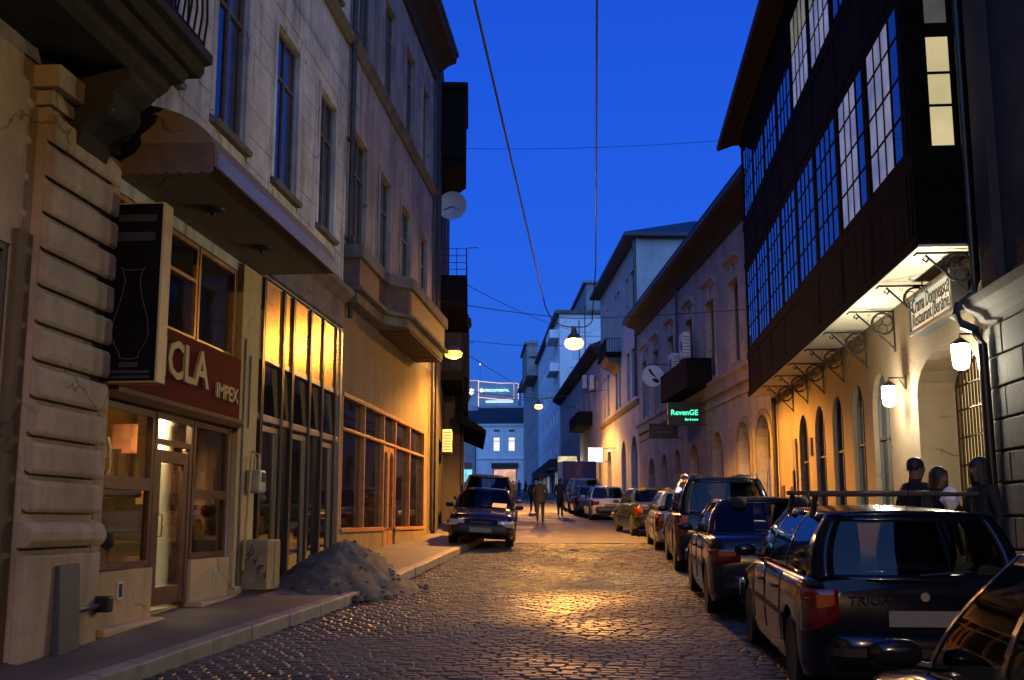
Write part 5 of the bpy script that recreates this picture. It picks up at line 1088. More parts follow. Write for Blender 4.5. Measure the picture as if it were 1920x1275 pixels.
def make_car(label, kind, loc, rz, pm, tail='corner', bars=None, badge=None, rim=None, plate=True, tilt=0, roll=0, rails=False, front=False, name='parked_car', group='cars parked along the right kerb', lod=0):
    K = KINDS[kind]; L, W, H = K['L'], K['W'], K['H']; hw = W / 2; r = K['r']
    car = thing(name, label, 'car', loc, rz, group, local=True); car.rotation_euler = (tilt, roll, rz)
    Y = lambda t: -L / 2 + L * t
    zt = lambda t: lerp_prof(K['top'], t)
    def wf(t):
        d = min(t, 1 - t) * L; f = .87 + .13 * (1 - (1 - min(1, d / .45)) ** 3)
        return f * hw * (1 if t < .6 else 1 - .03 * ((t - .6) / .4) ** 2)
    yw = [Y(K['wb'][0]), Y(K['wb'][1])]
    def zb(y):
        z = .20 + .10 * max(0, (abs(y) - L / 2 + .35) / .35) ** 2
        for c in yw:
            d = abs(y - c); R_ = r + .055
            if d < R_: z = max(z, r + math.sqrt(R_ * R_ - d * d))
        return z
    ysn = sorted(set([Y(i / 30) for i in range(31)] + [Y(0) + .015, Y(0) + .05, Y(0) + .1, Y(0) + .18, Y(1) - .015, Y(1) - .05, Y(1) - .1, Y(1) - .18] + [c + (r + .055) * math.sin(R(q)) * 1.0 for c in yw for q in range(-90, 91, 12)] + [c + s * (r + .058) for c in yw for s in (-1, 1)]))
    rings = []
    for y in ysn:
        t = (y + L / 2) / L; w_ = wf(t); b = zb(y); tp = zt(t); sh = max(b + .02, tp - .11); mid = max(b + .015, min(tp * .62, tp - .2))
        e = 0
        if t < .001 or t > .999: e = .03
        h = [(0, b + e), (.78 * w_, b + e), (.95 * w_, b + .01 + e), (.985 * w_, max(b + .012, min(b + .16, mid - .005))), (1.0 * w_, mid), (.985 * w_, sh), (.955 * w_, tp - .045), (.90 * w_, tp - .012), (.78 * w_, tp), (0, tp + .022)]
        rings.append([(x, y, z) for x, z in h] + [(-x, y, z) for x, z in h[-2:0:-1]])
    n = len(rings[0]); b_ = MB()
    b_.add([p for q in rings for p in q], [(i * n + j, i * n + (j + 1) % n, (i + 1) * n + (j + 1) % n, (i + 1) * n + j) for i in range(len(rings) - 1) for j in range(n)] + [tuple(range(n))[::-1], tuple(range((len(rings) - 1) * n, len(rings) * n))])
    b_.build('body', pm, car, smooth=38)
    # cabin
    wb_ = lambda t: wf(t) * .915; wr = hw * .70; HR = H - .045
    def P(side, tb, tt, v):
        bs = Vector((side * wb_(tb), Y(tb), zt(tb) - .014)); ts = Vector((side * wr, Y(tt), HR)); q = bs.lerp(ts, v); q.x += side * .045 * math.sin(math.pi * v) ; return tuple(q)
    Ab, Bb, Cb, Db = K['base']; At, Bt, Ct, Dt = K['roof']
    strips = [(Ab, At, Ab - .022, At - .012, 0), (Ab - .022, At - .012, Bb + .012, Bt + .008, 1), (Bb + .012, Bt + .008, Bb - .012, Bt - .010, 0), (Bb - .012, Bt - .010, Cb + .012, Ct + .008, 1)]
    if Cb - Db > .15: strips += [(Cb + .012, Ct + .008, Cb - .012, Ct - .01, 0), (Cb - .012, Ct - .01, Db + .05, Dt + .035, 1), (Db + .05, Dt + .035, Db, Dt, 0)]
    else: strips += [(Cb + .012, Ct + .008, Db, Dt, 0)]
    fr_ = MB()
    for side in (-1, 1):
        for b0, t0, b1, t1, k in strips:
            if k:
                gm_ = MB(); gm_.grid(lambda i, j: P(side, b0 + (b1 - b0) * i, t0 + (t1 - t0) * i, .03 + .90 * j), 2, 6); gm_.build('side_window', M_carglass, car, smooth=60)
                fr_.grid(lambda i, j: P(side, b0 + (b1 - b0) * i, t0 + (t1 - t0) * i, .93 + .07 * j), 2, 1); fr_.grid(lambda i, j: P(side, b0 + (b1 - b0) * i, t0 + (t1 - t0) * i, .03 * j), 2, 1)
            else: fr_.grid(lambda i, j: P(side, b0 + (b1 - b0) * i, t0 + (t1 - t0) * i, j), 1, 8)
    def screen(tb, tt, dirn, bulge):
        def f(i, j):
            x = 2 * i - 1; a = Vector(P(1, tb, tt, j)); return (a.x * x, a.y + dirn * bulge * (1 - x * x) * (1 - .25 * j), a.z)
        return f
    for tb, tt, dirn, nm, bo in ((Ab, At, 1, 'windscreen', (.05, .06, .95)), (Db, Dt, -1, 'rear_window', (.085, .10, .90) if kind in ('wagon', 'suv', 'mini', 'hatch') else (.04, .05, .94))):
        f = screen(tb, tt, dirn, .09); m0, v0, v1 = bo
        gm_ = MB(); gm_.grid(lambda i, j: f(m0 + (1 - 2 * m0) * i, v0 + (v1 - v0) * j), 10, 6); gm_.build(nm, M_carglass, car, smooth=60)
        fr_.grid(lambda i, j: f(m0 * i, j), 1, 8); fr_.grid(lambda i, j: f(1 - m0 * i, j), 1, 8); fr_.grid(lambda i, j: f(m0 + (1 - 2 * m0) * i, v0 * j), 10, 1); fr_.grid(lambda i, j: f(m0 + (1 - 2 * m0) * i, v1 + (1 - v1) * j), 10, 1)
    fa = screen(Ab, At, 1, .09); fd = screen(Db, Dt, -1, .09)
    def roof(i, j):
        a = Vector(fd(i, 1)); c = Vector(fa(i, 1)); q = a.lerp(c, j); x = 2 * i - 1; q.z = HR + .045 * (1 - abs(x) ** 2.6) * (1 - .55 * abs(2 * j - 1) ** 3); return tuple(q)
    fr_.grid(roof, 12, 10)
    fo = fr_.build('roof', pm, car, smooth=45); sd = fo.modifiers.new('thickness', 'SOLIDIFY'); sd.thickness = .025; sd.offset = -1
    # cabin floor tub and seats
    tb_ = MB(); tb_.grid(lambda i, j: ((2 * i - 1) * wb_(.4) * .97, Y(Db + .02 + (Ab - Db - .04) * j), zt(Db + (Ab - Db) * j) + .024), 2, 6); tb_.build('parcel_shelf', M_cabin, car)
    for sx in (-1, 1):
        for ty in ((.50, .30) if not lod else (.50,)):
            s = MB(); y0 = Y(ty); zb_ = zt(ty) + .03; s.grid(lambda i, j: (sx * hw * .45 + (2 * i - 1) * .22 * (1 - .25 * j * j), y0 - .10 * j, zb_ - .02 + (H - .62 - .45 + .14) * j * .8), 4, 4)
            so = s.build('seat', M_cabin, car, smooth=60); mo = so.modifiers.new('thickness', 'SOLIDIFY'); mo.thickness = .10
            s = MB(); hz = zb_ + (H - .93) * .8 - .03; s.lathe([(.02, -.08), (.10, -.06), (.12, 0), (.10, .06), (.02, .08)], (sx * hw * .45, y0 - .12, hz), 10); s.build('headrest', M_cabin, car, smooth=60)
    # wheels
    for y in yw:
        for sx in (-1, 1):
            c = (sx * (hw - .115), y, r); t_ = MB(); t_.lathe([(r * .62, -.095), (r * .9, -.10), (r * .985, -.08), (r, -.04), (r, .04), (r * .985, .08), (r * .9, .10), (r * .62, .095)], c, 28, 'x'); wo = t_.build('wheel', M_rubber, car, smooth=40)
            q = MB(); q.lathe([(r * .64, sx * .085), (r * .60, sx * .092), (r * .56, sx * .06), (r * .2, sx * .062), (r * .17, sx * .085), (.01, sx * .087)], c, 24, 'x')
            for k in range(7):
                a = 2 * math.pi * k / 7; d = Vector((0, math.cos(a), math.sin(a))); e = Vector((0, -math.sin(a), math.cos(a))); o_ = Vector(c) + Vector((sx * .078, 0, 0))
                q.add([tuple(o_ + d * r * .16 + e * .028), tuple(o_ + d * r * .16 - e * .028), tuple(o_ + d * r * .6 - e * .02), tuple(o_ + d * r * .6 + e * .02)], [(0, 1, 2, 3)])
            q.build('rim', rim or M_steel, wo, smooth=30)
    # bumpers
    for sg, nm in ((-1, 'rear_bumper'), (1, 'front_bumper')):
        bm_ = MB(); ye = sg * L / 2
        def bp(i, j):
            x = 2 * i - 1; a = j * math.pi
            return (x * hw * .985 * (1 - .0 * abs(x)), ye + sg * (.055 - .30 * abs(x) ** 7 * 1.0 - .02) + sg * .04 * math.sin(a), .30 + .26 * j)
        bm_.grid(bp, 22, 5); bo = bm_.build(nm, pm if kind in ('sedan', 'wagon', 'hatch', 'mini') else M_black, car, smooth=50); mo = bo.modifiers.new('thickness', 'SOLIDIFY'); mo.thickness = .03
        bs_ = MB(); bs_.grid(lambda i, j: tuple(Vector(bp(.06 + .88 * i, .5)) + Vector((0, sg * .012, -.03 + .06 * j))), 20, 1); bs_.build('bumper_strip', M_black, car)
    # lamps
    def corner(sg, z0, z1, inner, wrap, mats_, nm, cuts=(1.,)):
        for sx in (-1, 1):
            path = [(inner, -.004), ((inner + .86) / 2, -.0), (.86, .012), (.90, .03), (.935, .07), (.965, .13), (.982, wrap)]
            def pt(u_, v_):
                k = u_ * (len(path) - 1); i = min(int(k), len(path) - 2); f = k - i; x = path[i][0] * (1 - f) + path[i + 1][0] * f; d = path[i][1] * (1 - f) + path[i + 1][1] * f
                return (sx * (x * hw + .012), sg * (L / 2 - d + .012 + bump_), z0 + (z1 - z0) * (v_ + (1 - v_) * .30 * (1 - u_) ** 2))
            v_prev = 0; bump_ = 0
            for ci, cv in enumerate(cuts):
                lm = MB(); lm.grid(lambda i, j: pt(i, v_prev + (cv - v_prev) * j), 12, 3); lo = lm.build(nm, mats_[ci], car, smooth=60); mo = lo.modifiers.new('thickness', 'SOLIDIFY'); mo.thickness = .012; mo.offset = 0; v_prev = cv
            if nm == 'tail_light':
                bump_ = .009; lm = MB(); lm.grid(lambda i, j: pt(.08 + .34 * i, .52 + .34 * j), 4, 3); lm.build('indicator', amb, lo, smooth=60)
    red = simple('tail_lamp_red', (.10, .004, .003), .12, coat=1); amb = simple('indicator_amber', (.30, .07, .006), .12, coat=1)
    zt0 = zt(.01)
    if tail == 'corner': corner(-1, zt0 - .36, zt0 - .05, .70, .20, (red,), 'tail_light', (1.,))
    elif tail == 'wide': corner(-1, zt0 - .28, zt0 - .08, .58, .18, (red,), 'tail_light', (1.,))
    else: corner(-1, zt0 - .42, zt0 + .0, .74, .14, (red,), 'tail_light', (1.,))
    zf = zt(.985); corner(1, zf - .22, zf - .05, .48, .22, (M_headl,), 'headlight')
    gr = MB(); gr.grid(lambda i, j: ((2 * i - 1) * hw * .42, L / 2 + .006 - .01 * (2 * i - 1) ** 2, zf - .21 + .14 * j), 6, 4); gr.build('grille', M_black, car)
    if plate:
        for sg, z in ((-1, .66 if kind in ('wagon', 'hatch', 'suv', 'mini') else .62), (1, .42)):
            p_ = MB(); yy = sg * (L / 2 + (.022 if sg < 0 else .085)); p_.box(-.26, .26, min(yy, yy + sg * .012), max(yy, yy + sg * .012), z - .055, z + .055); np_ = p_.build('number_plate', M_plate, car)
    # shut lines, handles, mirrors, side strip
    def side(t, z, o=.003): return None
    for sx in (-1, 1):
        for tb in ((Ab - .02), Bb, Cb if Cb - Db > .1 else Cb - .03):
            pts = [(sx * (wf(tb) * k + .0015), Y(tb), z) for z, k in ((.34, .985), (.45, .993), (.58, 1.0), (.72, .996), (zt(tb) - .11, .985), (zt(tb) - .045, .955))]
            s = MB(); s.tube(pts, .004, 4); s.build('shut_line', M_black, car)
        for tb in (Bb + .035, Cb + .05):
            s = MB(); s.box(min(sx * wf(tb) * .99, sx * (wf(tb) * .99 + .03)), max(sx * wf(tb) * .99, sx * (wf(tb) * .99 + .03)), Y(tb), Y(tb) + .15, zt(tb) - .19, zt(tb) - .16); s.build('door_handle', M_black if kind != 'suv' else pm, car, bevel=.008)
        s = MB(); ym = Y(Ab - .03); xm = sx * (wb_(Ab) + .14); s.grid(lambda i, j: (xm + sx * .10 * (j - .5) * 2 * 1.0, ym + .045 * math.cos(2 * math.pi * i) * (1 - abs(2 * j - 1) ** 4 * .5), zt(Ab) + .075 + .058 * math.sin(2 * math.pi * i) * (1 - abs(2 * j - 1) ** 4 * .5)), 12, 6); mo_ = s.build('mirror', pm, car, smooth=60)
        s = MB(); s.tube([(sx * wb_(Ab) * .97, ym, zt(Ab) + .02), (xm, ym, zt(Ab) + .05)], .018); s.build('mirror_stalk', M_black, mo_)
        if kind != 'suv':
            s = MB(); s.grid(lambda i, j: (sx * (wf(.27 + .45 * i) + .004), Y(.27 + .45 * i), .545 + .045 * j), 10, 1); s.build('side_strip', M_black, car)
    if bars:
        for tb in bars:
            s = MB(); zz = H + .10; s.box(-wr - .06, wr + .06, Y(tb) - .03, Y(tb) + .03, zz - .015, zz + .02)
            bo = s.build('roof_bar', M_black, car, bevel=.008)
            for sx in (-1, 1):
                s = MB(); s.tube([(sx * (wr + .01), Y(tb), zz - .01), (sx * (wr + .03), Y(tb), HR + .02), (sx * (wr + .05), Y(tb) - .01, HR - .03)], .026, 6); s.build('foot', M_black, bo)
    if rails:
        for sx in (-1, 1):
            s = MB(); s.tube([(sx * wr * .96, Y(Dt + .03), HR + .01), (sx * wr * .98, Y(Dt + .06), HR + .07), (sx * wr, Y(.3), HR + .085), (sx * wr, Y(At - .08), HR + .07), (sx * wr * .97, Y(At - .04), HR + .01)], .018, 6); s.build('roof_rail', M_chrome, car, smooth=60)
    if badge: text('badge', badge, .085, M_chrome, car, (-hw * .45, -L / 2 - .012, zt0 - .13), (1, 0, 0), (0, 0, 1), width=.30, extrude=.004)
    s = MB(); s.lathe([(.032, 0), (.032, .010), (.02, .014)], (0, -L / 2 - .022, zt0 - .10), 16, 'y'); s.build('emblem', M_chrome, car)
    s = MB(); s.tube([(.0, Y(Dt) + .06, H - .01), (.0, Y(Dt) - .02, H + .14), (0, Y(Dt) - .12, H + .34)], .004, 4); s.build('aerial', M_black, car)
    if kind in ('wagon', 'hatch', 'suv', 'mini'):
        s = MB(); yy = Y(Db) - .105; s.tube([(-.02, yy + .02, zt(Db) + .03), (.34, yy + .02, zt(Db) + .06)], .009, 5); s.build('rear_wiper', M_black, car)
    return car
SL = math.atan(.036)
def park(label, kind, x, yrear, rz, pm, **kw):
    """x: car centre line, yrear: where its back end stands; nose away from the camera"""
    L = KINDS[kind]['L']; d = Vector((-math.sin(rz), math.cos(rz))); cx = x + d.x * L / 2; cyy = yrear + d.y * L / 2
    return make_car(label, kind, (cx, cyy, g(cyy) + .004), rz, pm, tilt=SL, **kw)
navy = paint('navy_car_paint', (.004, .005, .011)); blackp = paint('black_car_paint', (.006, .006, .008)); silver = paint('silver_car_paint', (.30, .29, .28)); dkgrey = paint('graphite_car_paint', (.012, .012, .014)); whitep = paint('white_car_paint', (.55, .54, .55)); dkgreen = paint('dark_green_car_paint', (.008, .015, .014)); blueg = paint('blue_grey_car_paint', (.10, .11, .14))
park('black compact car parked right behind the navy estate with roof bars', 'hatch', 2.0, 2.0, R(0), blackp, rim=M_rim, tail='high')
park('dark navy estate car with black roof bars beside the waiting people', 'wagon', 2.22, 8.3, 0, navy, bars=(.44, .18), badge='TRIUM', tail='corner')
park('graphite saloon car parked directly ahead of the navy estate', 'sedan', 2.03, 13.35, R(0), dkgrey, badge='VECTRA', tail='wide', rim=M_rim)
park('tall black off-roader with silver roof rails ahead of the graphite saloon', 'suv', 2.06, 20.0, R(0), blackp, rails=True, tail='high', rim=M_rim)
park('silver hatchback parked ahead of the tall black off-roader', 'hatch', 1.90, 26.4, R(2), silver, tail='high')
park('dark green saloon with golden lit wheels parked at the bend', 'sedan', 1.62, 33.3, R(9), dkgreen, rim=simple('pale_alloy_rim', (.6, .55, .45), .3, metal=.7))
park('old white boxy saloon parked before the grey hooded house', 'oldsedan', .08, 46.8, R(7), whitep, tail='wide')
park('blue grey hatchback parked ahead of the old white saloon', 'hatch', -.75, 52.6, R(7), blueg, tail='high')
park('pale people carrier parked ahead of the blue grey hatchback', 'mini', -1.15, 57.4, R(7), silver, tail='high')
lf = thing('box_van', 'dark blue box van parked beyond the people carrier', 'van', (-1.95, 66, g(66)), R(7), None, local=True); lf.rotation_euler = (SL, 0, R(7))
v = MB(); v.box(-.95, .95, -2.6, 1.2, .55, 2.75); v.build('cargo_box', paint('dull_blue_box', (.04, .045, .11), .6), lf, bevel=.04)
v = MB(); v.add([(x, y, z) for x in (-.9, .9) for y, z in ((1.25, .4), (2.9, .4), (2.9, 1.1), (2.35, 1.35), (1.9, 2.1), (1.25, 2.15))], [(0, 1, 2, 3, 4, 5), (11, 10, 9, 8, 7, 6)] + [(i, 6 + i, 6 + (i + 1) % 6, (i + 1) % 6) for i in range(6)]); v.build('cab', paint('dull_blue_cab', (.05, .06, .13), .4), lf, bevel=.06)
v = MB(); v.box(-.8, .8, -2.55, 1.2, .38, .545); v.build('chassis', M_black, lf)
for y in (-1.7, 2.1):
    for sx in (-1, 1):
        v = MB(); v.lathe([(.2, -.1), (.34, -.09), (.35, .0), (.34, .09), (.2, .1)], (sx * .82, y, .35), 20, 'x'); v.build('wheel', M_rubber, lf, smooth=40)
for sx in (-1, 1): v = MB(); v.box(sx * .8 - .06, sx * .8 + .06, -2.64, -2.6, .62, .8); v.build('tail_light', MATS['tail_lamp_red'], lf)
for sx in (-1, 1): v = MB(); v.box(sx * .47 - .44, sx * .47 + .44, -2.625, -2.602, .62, 2.68); v.build('rear_door', MATS['dull_blue_box'], lf, bevel=.01)
# oncoming cars on the left kerb (noses towards the camera)
def park_l(label, kind, x, yfront, rz, pm, **kw):
    L = KINDS[kind]['L']; a = math.pi + rz; d = Vector((math.sin(rz), math.cos(rz))); cx = x + 0 * d.x; cyy = yfront + L / 2
    return make_car(label, kind, (cx, cyy, g(cyy) + .07), a, pm, tilt=-SL, roll=R(-3.2), group='cars parked along the left kerb', **kw)
lc1 = park_l('navy saloon parked nose out with paper under its windscreen by timber shop', 'oldsedan', -3.22, 26.6, R(4), paint('deep_navy_paint', (.005, .008, .03)))
lc2 = park_l('dark people carrier parked behind the navy saloon', 'mini', -3.85, 32.8, R(7), blackp)
pp_ = MB(); pp_.add([(.22, 1.22, .96), (.58, 1.20, .965), (.56, 1.06, 1.06), (.21, 1.08, 1.055)], [(0, 1, 2, 3)])
po = pp_.build('parking_slip', simple('peach_paper', (.75, .55, .42), .8), None); po.parent = lc1; po.location = (-.78, -.13, -.02); po['_local'] = 1

# ================================================================== people
def cloth_mat(nm, jacket, trousers, skin=(.20, .12, .085), h=1.0):
    if nm in MATS: return MATS[nm]
    m, t, b = _mat(nm); N = t.nodes; L = t.links
    tc = N.new('ShaderNodeTexCoord'); sp = N.new('ShaderNodeSeparateXYZ'); L.new(tc.outputs['Object'], sp.inputs[0])
    def cmp(x, v, op='GREATER_THAN'):
        q = N.new('ShaderNodeMath'); q.operation = op; L.new(x, q.inputs[0]); q.inputs[1].default_value = v; return q.outputs[0]
    def mul(a, b2):
        q = N.new('ShaderNodeMath'); q.operation = 'MULTIPLY'; L.new(a, q.inputs[0]); L.new(b2, q.inputs[1]); return q.outputs[0]
    ab = N.new('ShaderNodeMath'); ab.operation = 'ABSOLUTE'; L.new(sp.outputs[0], ab.inputs[0])
    def mix(f, a, c):
        x = N.new('ShaderNodeMix'); x.data_type = 'RGBA'; L.new(f, x.inputs[0])
        if isinstance(a, tuple): x.inputs[6].default_value = (*a, 1)
        else: L.new(a, x.inputs[6])
        x.inputs[7].default_value = (*c, 1); return x.outputs[2]
    c1 = mix(cmp(sp.outputs[2], .90), trousers, jacket); c1 = mix(cmp(sp.outputs[2], .095, 'LESS_THAN'), c1, (.01, .009, .008))
    c1 = mix(mul(cmp(ab.outputs[0], .205), cmp(sp.outputs[2], .865, 'LESS_THAN')), c1, skin); c1 = mix(cmp(sp.outputs[2], 1.50), c1, skin)
    L.new(c1, b.inputs['Base Color']); b.inputs['Roughness'].default_value = .8
    nz = N.new('ShaderNodeTexNoise'); nz.inputs['Scale'].default_value = 14; L.new(tc.outputs['Object'], nz.inputs['Vector']); bp = N.new('ShaderNodeBump'); bp.inputs['Strength'].default_value = .5; bp.inputs['Distance'].default_value = .03; L.new(nz.outputs[0], bp.inputs['Height']); L.new(bp.outputs[0], b.inputs['Normal'])
    return m
from mathutils import noise as mn
M_hair = simple('dark_hair', (.012, .009, .007), .5, noise=.3, nscale=30, bump=.6, bscale=60)
def person(label, x, y, rz, h=1.75, mat=None, stride=0, arms='down', hair='short', group=None, up=0, coat=False, lod=0):
    k = h / 1.75; t = thing('person', label, 'person', (x, y, g(y) + up), rz, group, local=True); t.scale = (k, k, k)
    V = []; E = []; RR = []
    def add(p, r, par=None):
        V.append(p); RR.append(r if isinstance(r, tuple) else (r, r)); i = len(V) - 1
        if par is not None: E.append((par, i))
        return i
    pel = add((0, 0, .95), (.155, .115)); bel = add((0, .0, 1.10), (.15, .11), pel); che = add((0, -.01, 1.30), (.175, .12), bel); nb = add((0, -.01, 1.44), (.10, .085), che); nk = add((0, .005, 1.50), .056, nb)
    h1 = add((0, .02, 1.575), (.068, .08), nk); h2 = add((0, .015, 1.645), (.078, .098), h1); h3 = add((0, .0, 1.715), (.055, .07), h2)
    add((0, .125, 1.61), (.014, .014), h1)                                                     # nose
    for sx in (-1, 1): add((sx * .092, .0, 1.615), (.012, .02), h1)                            # ears
    for sx in (-1, 1):
        f = stride * sx
        hp = add((sx * .095, 0, .90), (.10, .105), pel); kn = add((sx * .10, .02 + f * .16, .50), .068, hp); an = add((sx * .10, -.02 + f * (.30 if f > 0 else .34), .10 + (0 if f > 0 else .06 * stride)), .045, kn)
        add((sx * .115, .15 + f * (.30 if f > 0 else .30), .045 + (0 if f > 0 else .02 * stride)), (.042, .032), an)
        sh = add((sx * .175, -.01, 1.40), .075, che)
        if arms == 'down' or (arms == 'holdR' and sx < 0): el = (sx * .235, -.03 - f * .10, 1.14); wr_ = (sx * .25, .03 - f * .22, .90)
        elif arms == 'pockets': el = (sx * .27, -.07, 1.15); wr_ = (sx * .21, .07, .95)
        else: el = (sx * .235, .06, 1.15); wr_ = (sx * .15, .28, 1.33)
        e_ = add(el, .052, sh); w_ = add(wr_, .034, e_)
        d = (Vector(wr_) - Vector(el)).normalized(); pm_ = Vector(wr_) + d * .075; p_ = add(tuple(pm_), (.036, .022), w_)
        if not lod:
            for q in range(4):
                a = pm_ + d * .035 + Vector((0, (q - 1.5) * .017, 0)); f1 = add(tuple(a), .0095, p_); add(tuple(a + d * (.045, .055, .05, .035)[q] + Vector((-sx * .018, 0, 0))), .0075, f1)
            add(tuple(pm_ + Vector((-sx * .02, .045, -.01)) + d * .01), .010, p_)
    me = bpy.data.meshes.new('body'); me.from_pydata(V, E, []); o = bpy.data.objects.new('body', me); col.objects.link(o); o.parent = t; o['_local'] = 1
    sk = o.modifiers.new('skin', 'SKIN'); sk.use_smooth_shade = True
    for i, r in enumerate(RR): me.skin_vertices[0].data[i].radius = r
    me.skin_vertices[0].data[0].use_root = True
    o.modifiers.new('sub', 'SUBSURF').levels = 1 if lod else 2; o.modifiers['sub'].render_levels = 1 if lod else 2
    me.materials.append(mat)
    # hair
    hm = MB(); drop = {'short': 1.60, 'long': 1.36, 'bob': 1.47}[hair]
    def hp_(i, j):
        a = 2 * math.pi * i; ph = j * math.pi * .98 / 2 if hair == 'short' else j * math.pi / 2
        fr_ = max(0, math.sin(a)) ** 2                                     # open over the face
        low = drop + fr_ * (1.705 - drop)
        if j <= .5: ph = j * math.pi; z = 1.650 + .104 * math.cos(ph); rr = math.sin(ph); z = max(z, low if j > .3 else z)
        else: z = min(1.65, max(low, 1.65)) + (low - 1.65) * (j - .5) * 2 if low < 1.65 else low - .004 * (j - .5); rr = 1.0
        wv = 1 + (.22 * max(0, j - .5) if hair != 'short' else -.12 * max(0, j - .5)) + .05 * mn.noise(Vector((math.cos(a) * 3, math.sin(a) * 3 + len(label), j * 4))) + .03 * math.sin(a * 11 + j * 6)
        z += .018 * mn.noise(Vector((math.cos(a) * 5, math.sin(a) * 5, 3 + len(label)))) * (j > .2)
        hx, hy = (.088, .106) if hair == 'short' else (.094, .112)
        return (hx * rr * math.cos(a) * wv, .004 + hy * rr * math.sin(a) * (.93 if math.sin(a) > 0 else wv), z)
    hm.grid(hp_, 28, 10); ho = hm.build('hair', M_hair, t, smooth=70); s_ = ho.modifiers.new('thickness', 'SOLIDIFY'); s_.thickness = .012
    if coat:
        cm_ = MB(); cm_.grid(lambda i, j: ((.215 - .035 * (1 - j)) * math.cos(2 * math.pi * i) * (1 + .02 * math.sin(i * 40)), (.16 - .02 * (1 - j)) * math.sin(2 * math.pi * i), 1.18 - .42 * j), 24, 6); co = cm_.build('coat', coat, t, smooth=70); s_ = co.modifiers.new('thickness', 'SOLIDIFY'); s_.thickness = .015
    return t
K_black = cloth_mat('black_outfit', (.010, .010, .012), (.012, .012, .016)); K_navy = cloth_mat('navy_outfit', (.012, .014, .022), (.010, .010, .012)); K_grey = cloth_mat('dark_grey_outfit', (.02, .02, .022), (.015, .016, .02)); K_brown = cloth_mat('dark_brown_outfit', (.022, .017, .014), (.012, .012, .014))
Mc_black = simple('black_coat_cloth', (.010, .010, .012), .85)
person('short haired man in black jacket standing behind the navy estate car', 3.52, 13.2, R(-70), 1.76, K_black, 0, 'pockets', 'short', up=.14)
person('person in dark jacket with bobbed hair between two others by the grille', 3.50, 12.25, R(215), 1.64, K_navy, 0, 'down', 'bob', up=.14)
pw = person('long haired person in black coat holding a white bag by the downpipe', 3.78, 11.75, R(105), 1.73, K_black, 0, 'holdR', 'long', up=.14, coat=Mc_black)
bg_ = MB(); bc = Vector((3.42, 11.60, g(11.7) + .14 + 1.36))
def bagp(i, j):
    a = 2 * math.pi * i; r = (.012 + .075 * math.sin(math.pi * min(1, j * 1.04)) ** .7) * (1 + .3 * mn.noise(Vector((math.cos(a) * 2, math.sin(a) * 2, j * 5)))+ .15 * math.sin(7 * a + 9 * j) * (1 - j)); return (bc.x + r * math.cos(a), bc.y + r * .7 * math.sin(a), bc.z + .07 - .27 * j)
bg_.grid(bagp, 20, 10); tag(bg_.build('white_bag', simple('white_plastic_bag', (.72, .72, .74), .35, bump=.5, bscale=15), None, smooth=30, base=(bc.x, bc.y, bc.z - .15)), 'crumpled white plastic bag held by the long haired person', 'bag')
person('dark figure walking away down the middle of the street', -2.70, 44.2, R(3), 1.80, K_black, .8, 'pockets', 'short', coat=Mc_black, lod=1)
person('dark figure walking beside the lone walker, a step further on', -2.25, 52.0, R(8), 1.76, K_grey, .6, 'down', 'short', lod=1)
person('stocky dark figure beyond the two walkers in mid street', -3.9, 58.0, R(10), 1.74, K_black, -.7, 'pockets', 'short', coat=Mc_black, lod=1)
person('figure walking close to the parked dark people carrier', -4.55, 45.5, R(6), 1.78, K_brown, .5, 'down', 'short', lod=1, coat=Mc_black)
person('figure following close behind the walker by the people carrier', -5.0, 50.5, R(8), 1.72, K_black, -.6, 'pockets', 'bob', lod=1)
for i, (u_, y) in enumerate(((-7.0, 82), (-7.9, 84), (-6.2, 92), (-9.0, 96), (-8.0, 108), (-10.3, 112), (-9.6, 120), (-6.9, 70), (-11.3, 128))):
    person(['far walker in dark coat near the end of the street', 'distant dark figure in the crowd before the red shopfront'][i % 2], u_, y, R(10 + 60 * (i % 3)), 1.68 + .03 * (i % 4), [K_black, K_navy, K_grey, K_brown][i % 4], (.5, -.5, 0)[i % 3], 'pockets', ['short', 'bob'][i % 2], group=['far walkers in dark coats', 'distant figures before the shopfront'][i % 2], lod=1)

# ================================================================== small things along the left pavement
# projecting shop sign with the outline of a lamp glass
bsn = thing('blade_sign', 'tall black projecting sign with lamp glass outline beside the shop fascia', 'sign', (-4.65, 10.45, 3.0))
v = MB(LF); v.box(10.40, 10.62, .05, .62, 2.98, 4.80); v.build('case', simple('cream_sign_case', (.50, .38, .17), .5, noise=.2), bsn, bevel=.012)
v = MB(LF); v.box(10.385, 10.398, .07, .60, 3.0, 4.78); v.build('face', simple('black_sign_sheet', (.006, .005, .005), .8, spec=.08), bsn)
prof = [(.13, 1.0), (.10, .96), (.075, .86), (.10, .70), (.17, .45), (.19, .30), (.15, .18), (.10, .10), (.09, .05)]
M_line = simple('grey_outline', (.10, .095, .09), .6)
for sx in (-1, 1): v = MB(LF); v.tube([(10.38, .335 + sx * a, 3.18 + b * .95) for a, b in prof], .0045, 4); v.build('outline', M_line, bsn)
for z, w_ in ((4.13, .13), (3.24, .10)): v = MB(LF); v.tube([(10.38, .335 + w_ * math.cos(R(a)), z + .03 * math.sin(R(a))) for a in range(180, 361, 20)], .005, 4); v.build('outline', M_line, bsn)
for z, h_, n0, n1 in ((4.60, .07, .15, .55), (4.40, .09, .13, .54), (3.13, .05, .24, .43), (3.07, .03, .13, .55), (3.02, .028, .13, .56)): v = MB(LF); v.box(10.381, 10.384, n0, n1, z, z + h_); v.build('faded_line', simple('faded_grey_print', (.028, .026, .025), .6), bsn)
for z in (3.2, 4.6): v = MB(LF); v.tube([(10.5, 0, z), (10.5, .06, z)], .015); v.build('arm', M_iron, bsn)
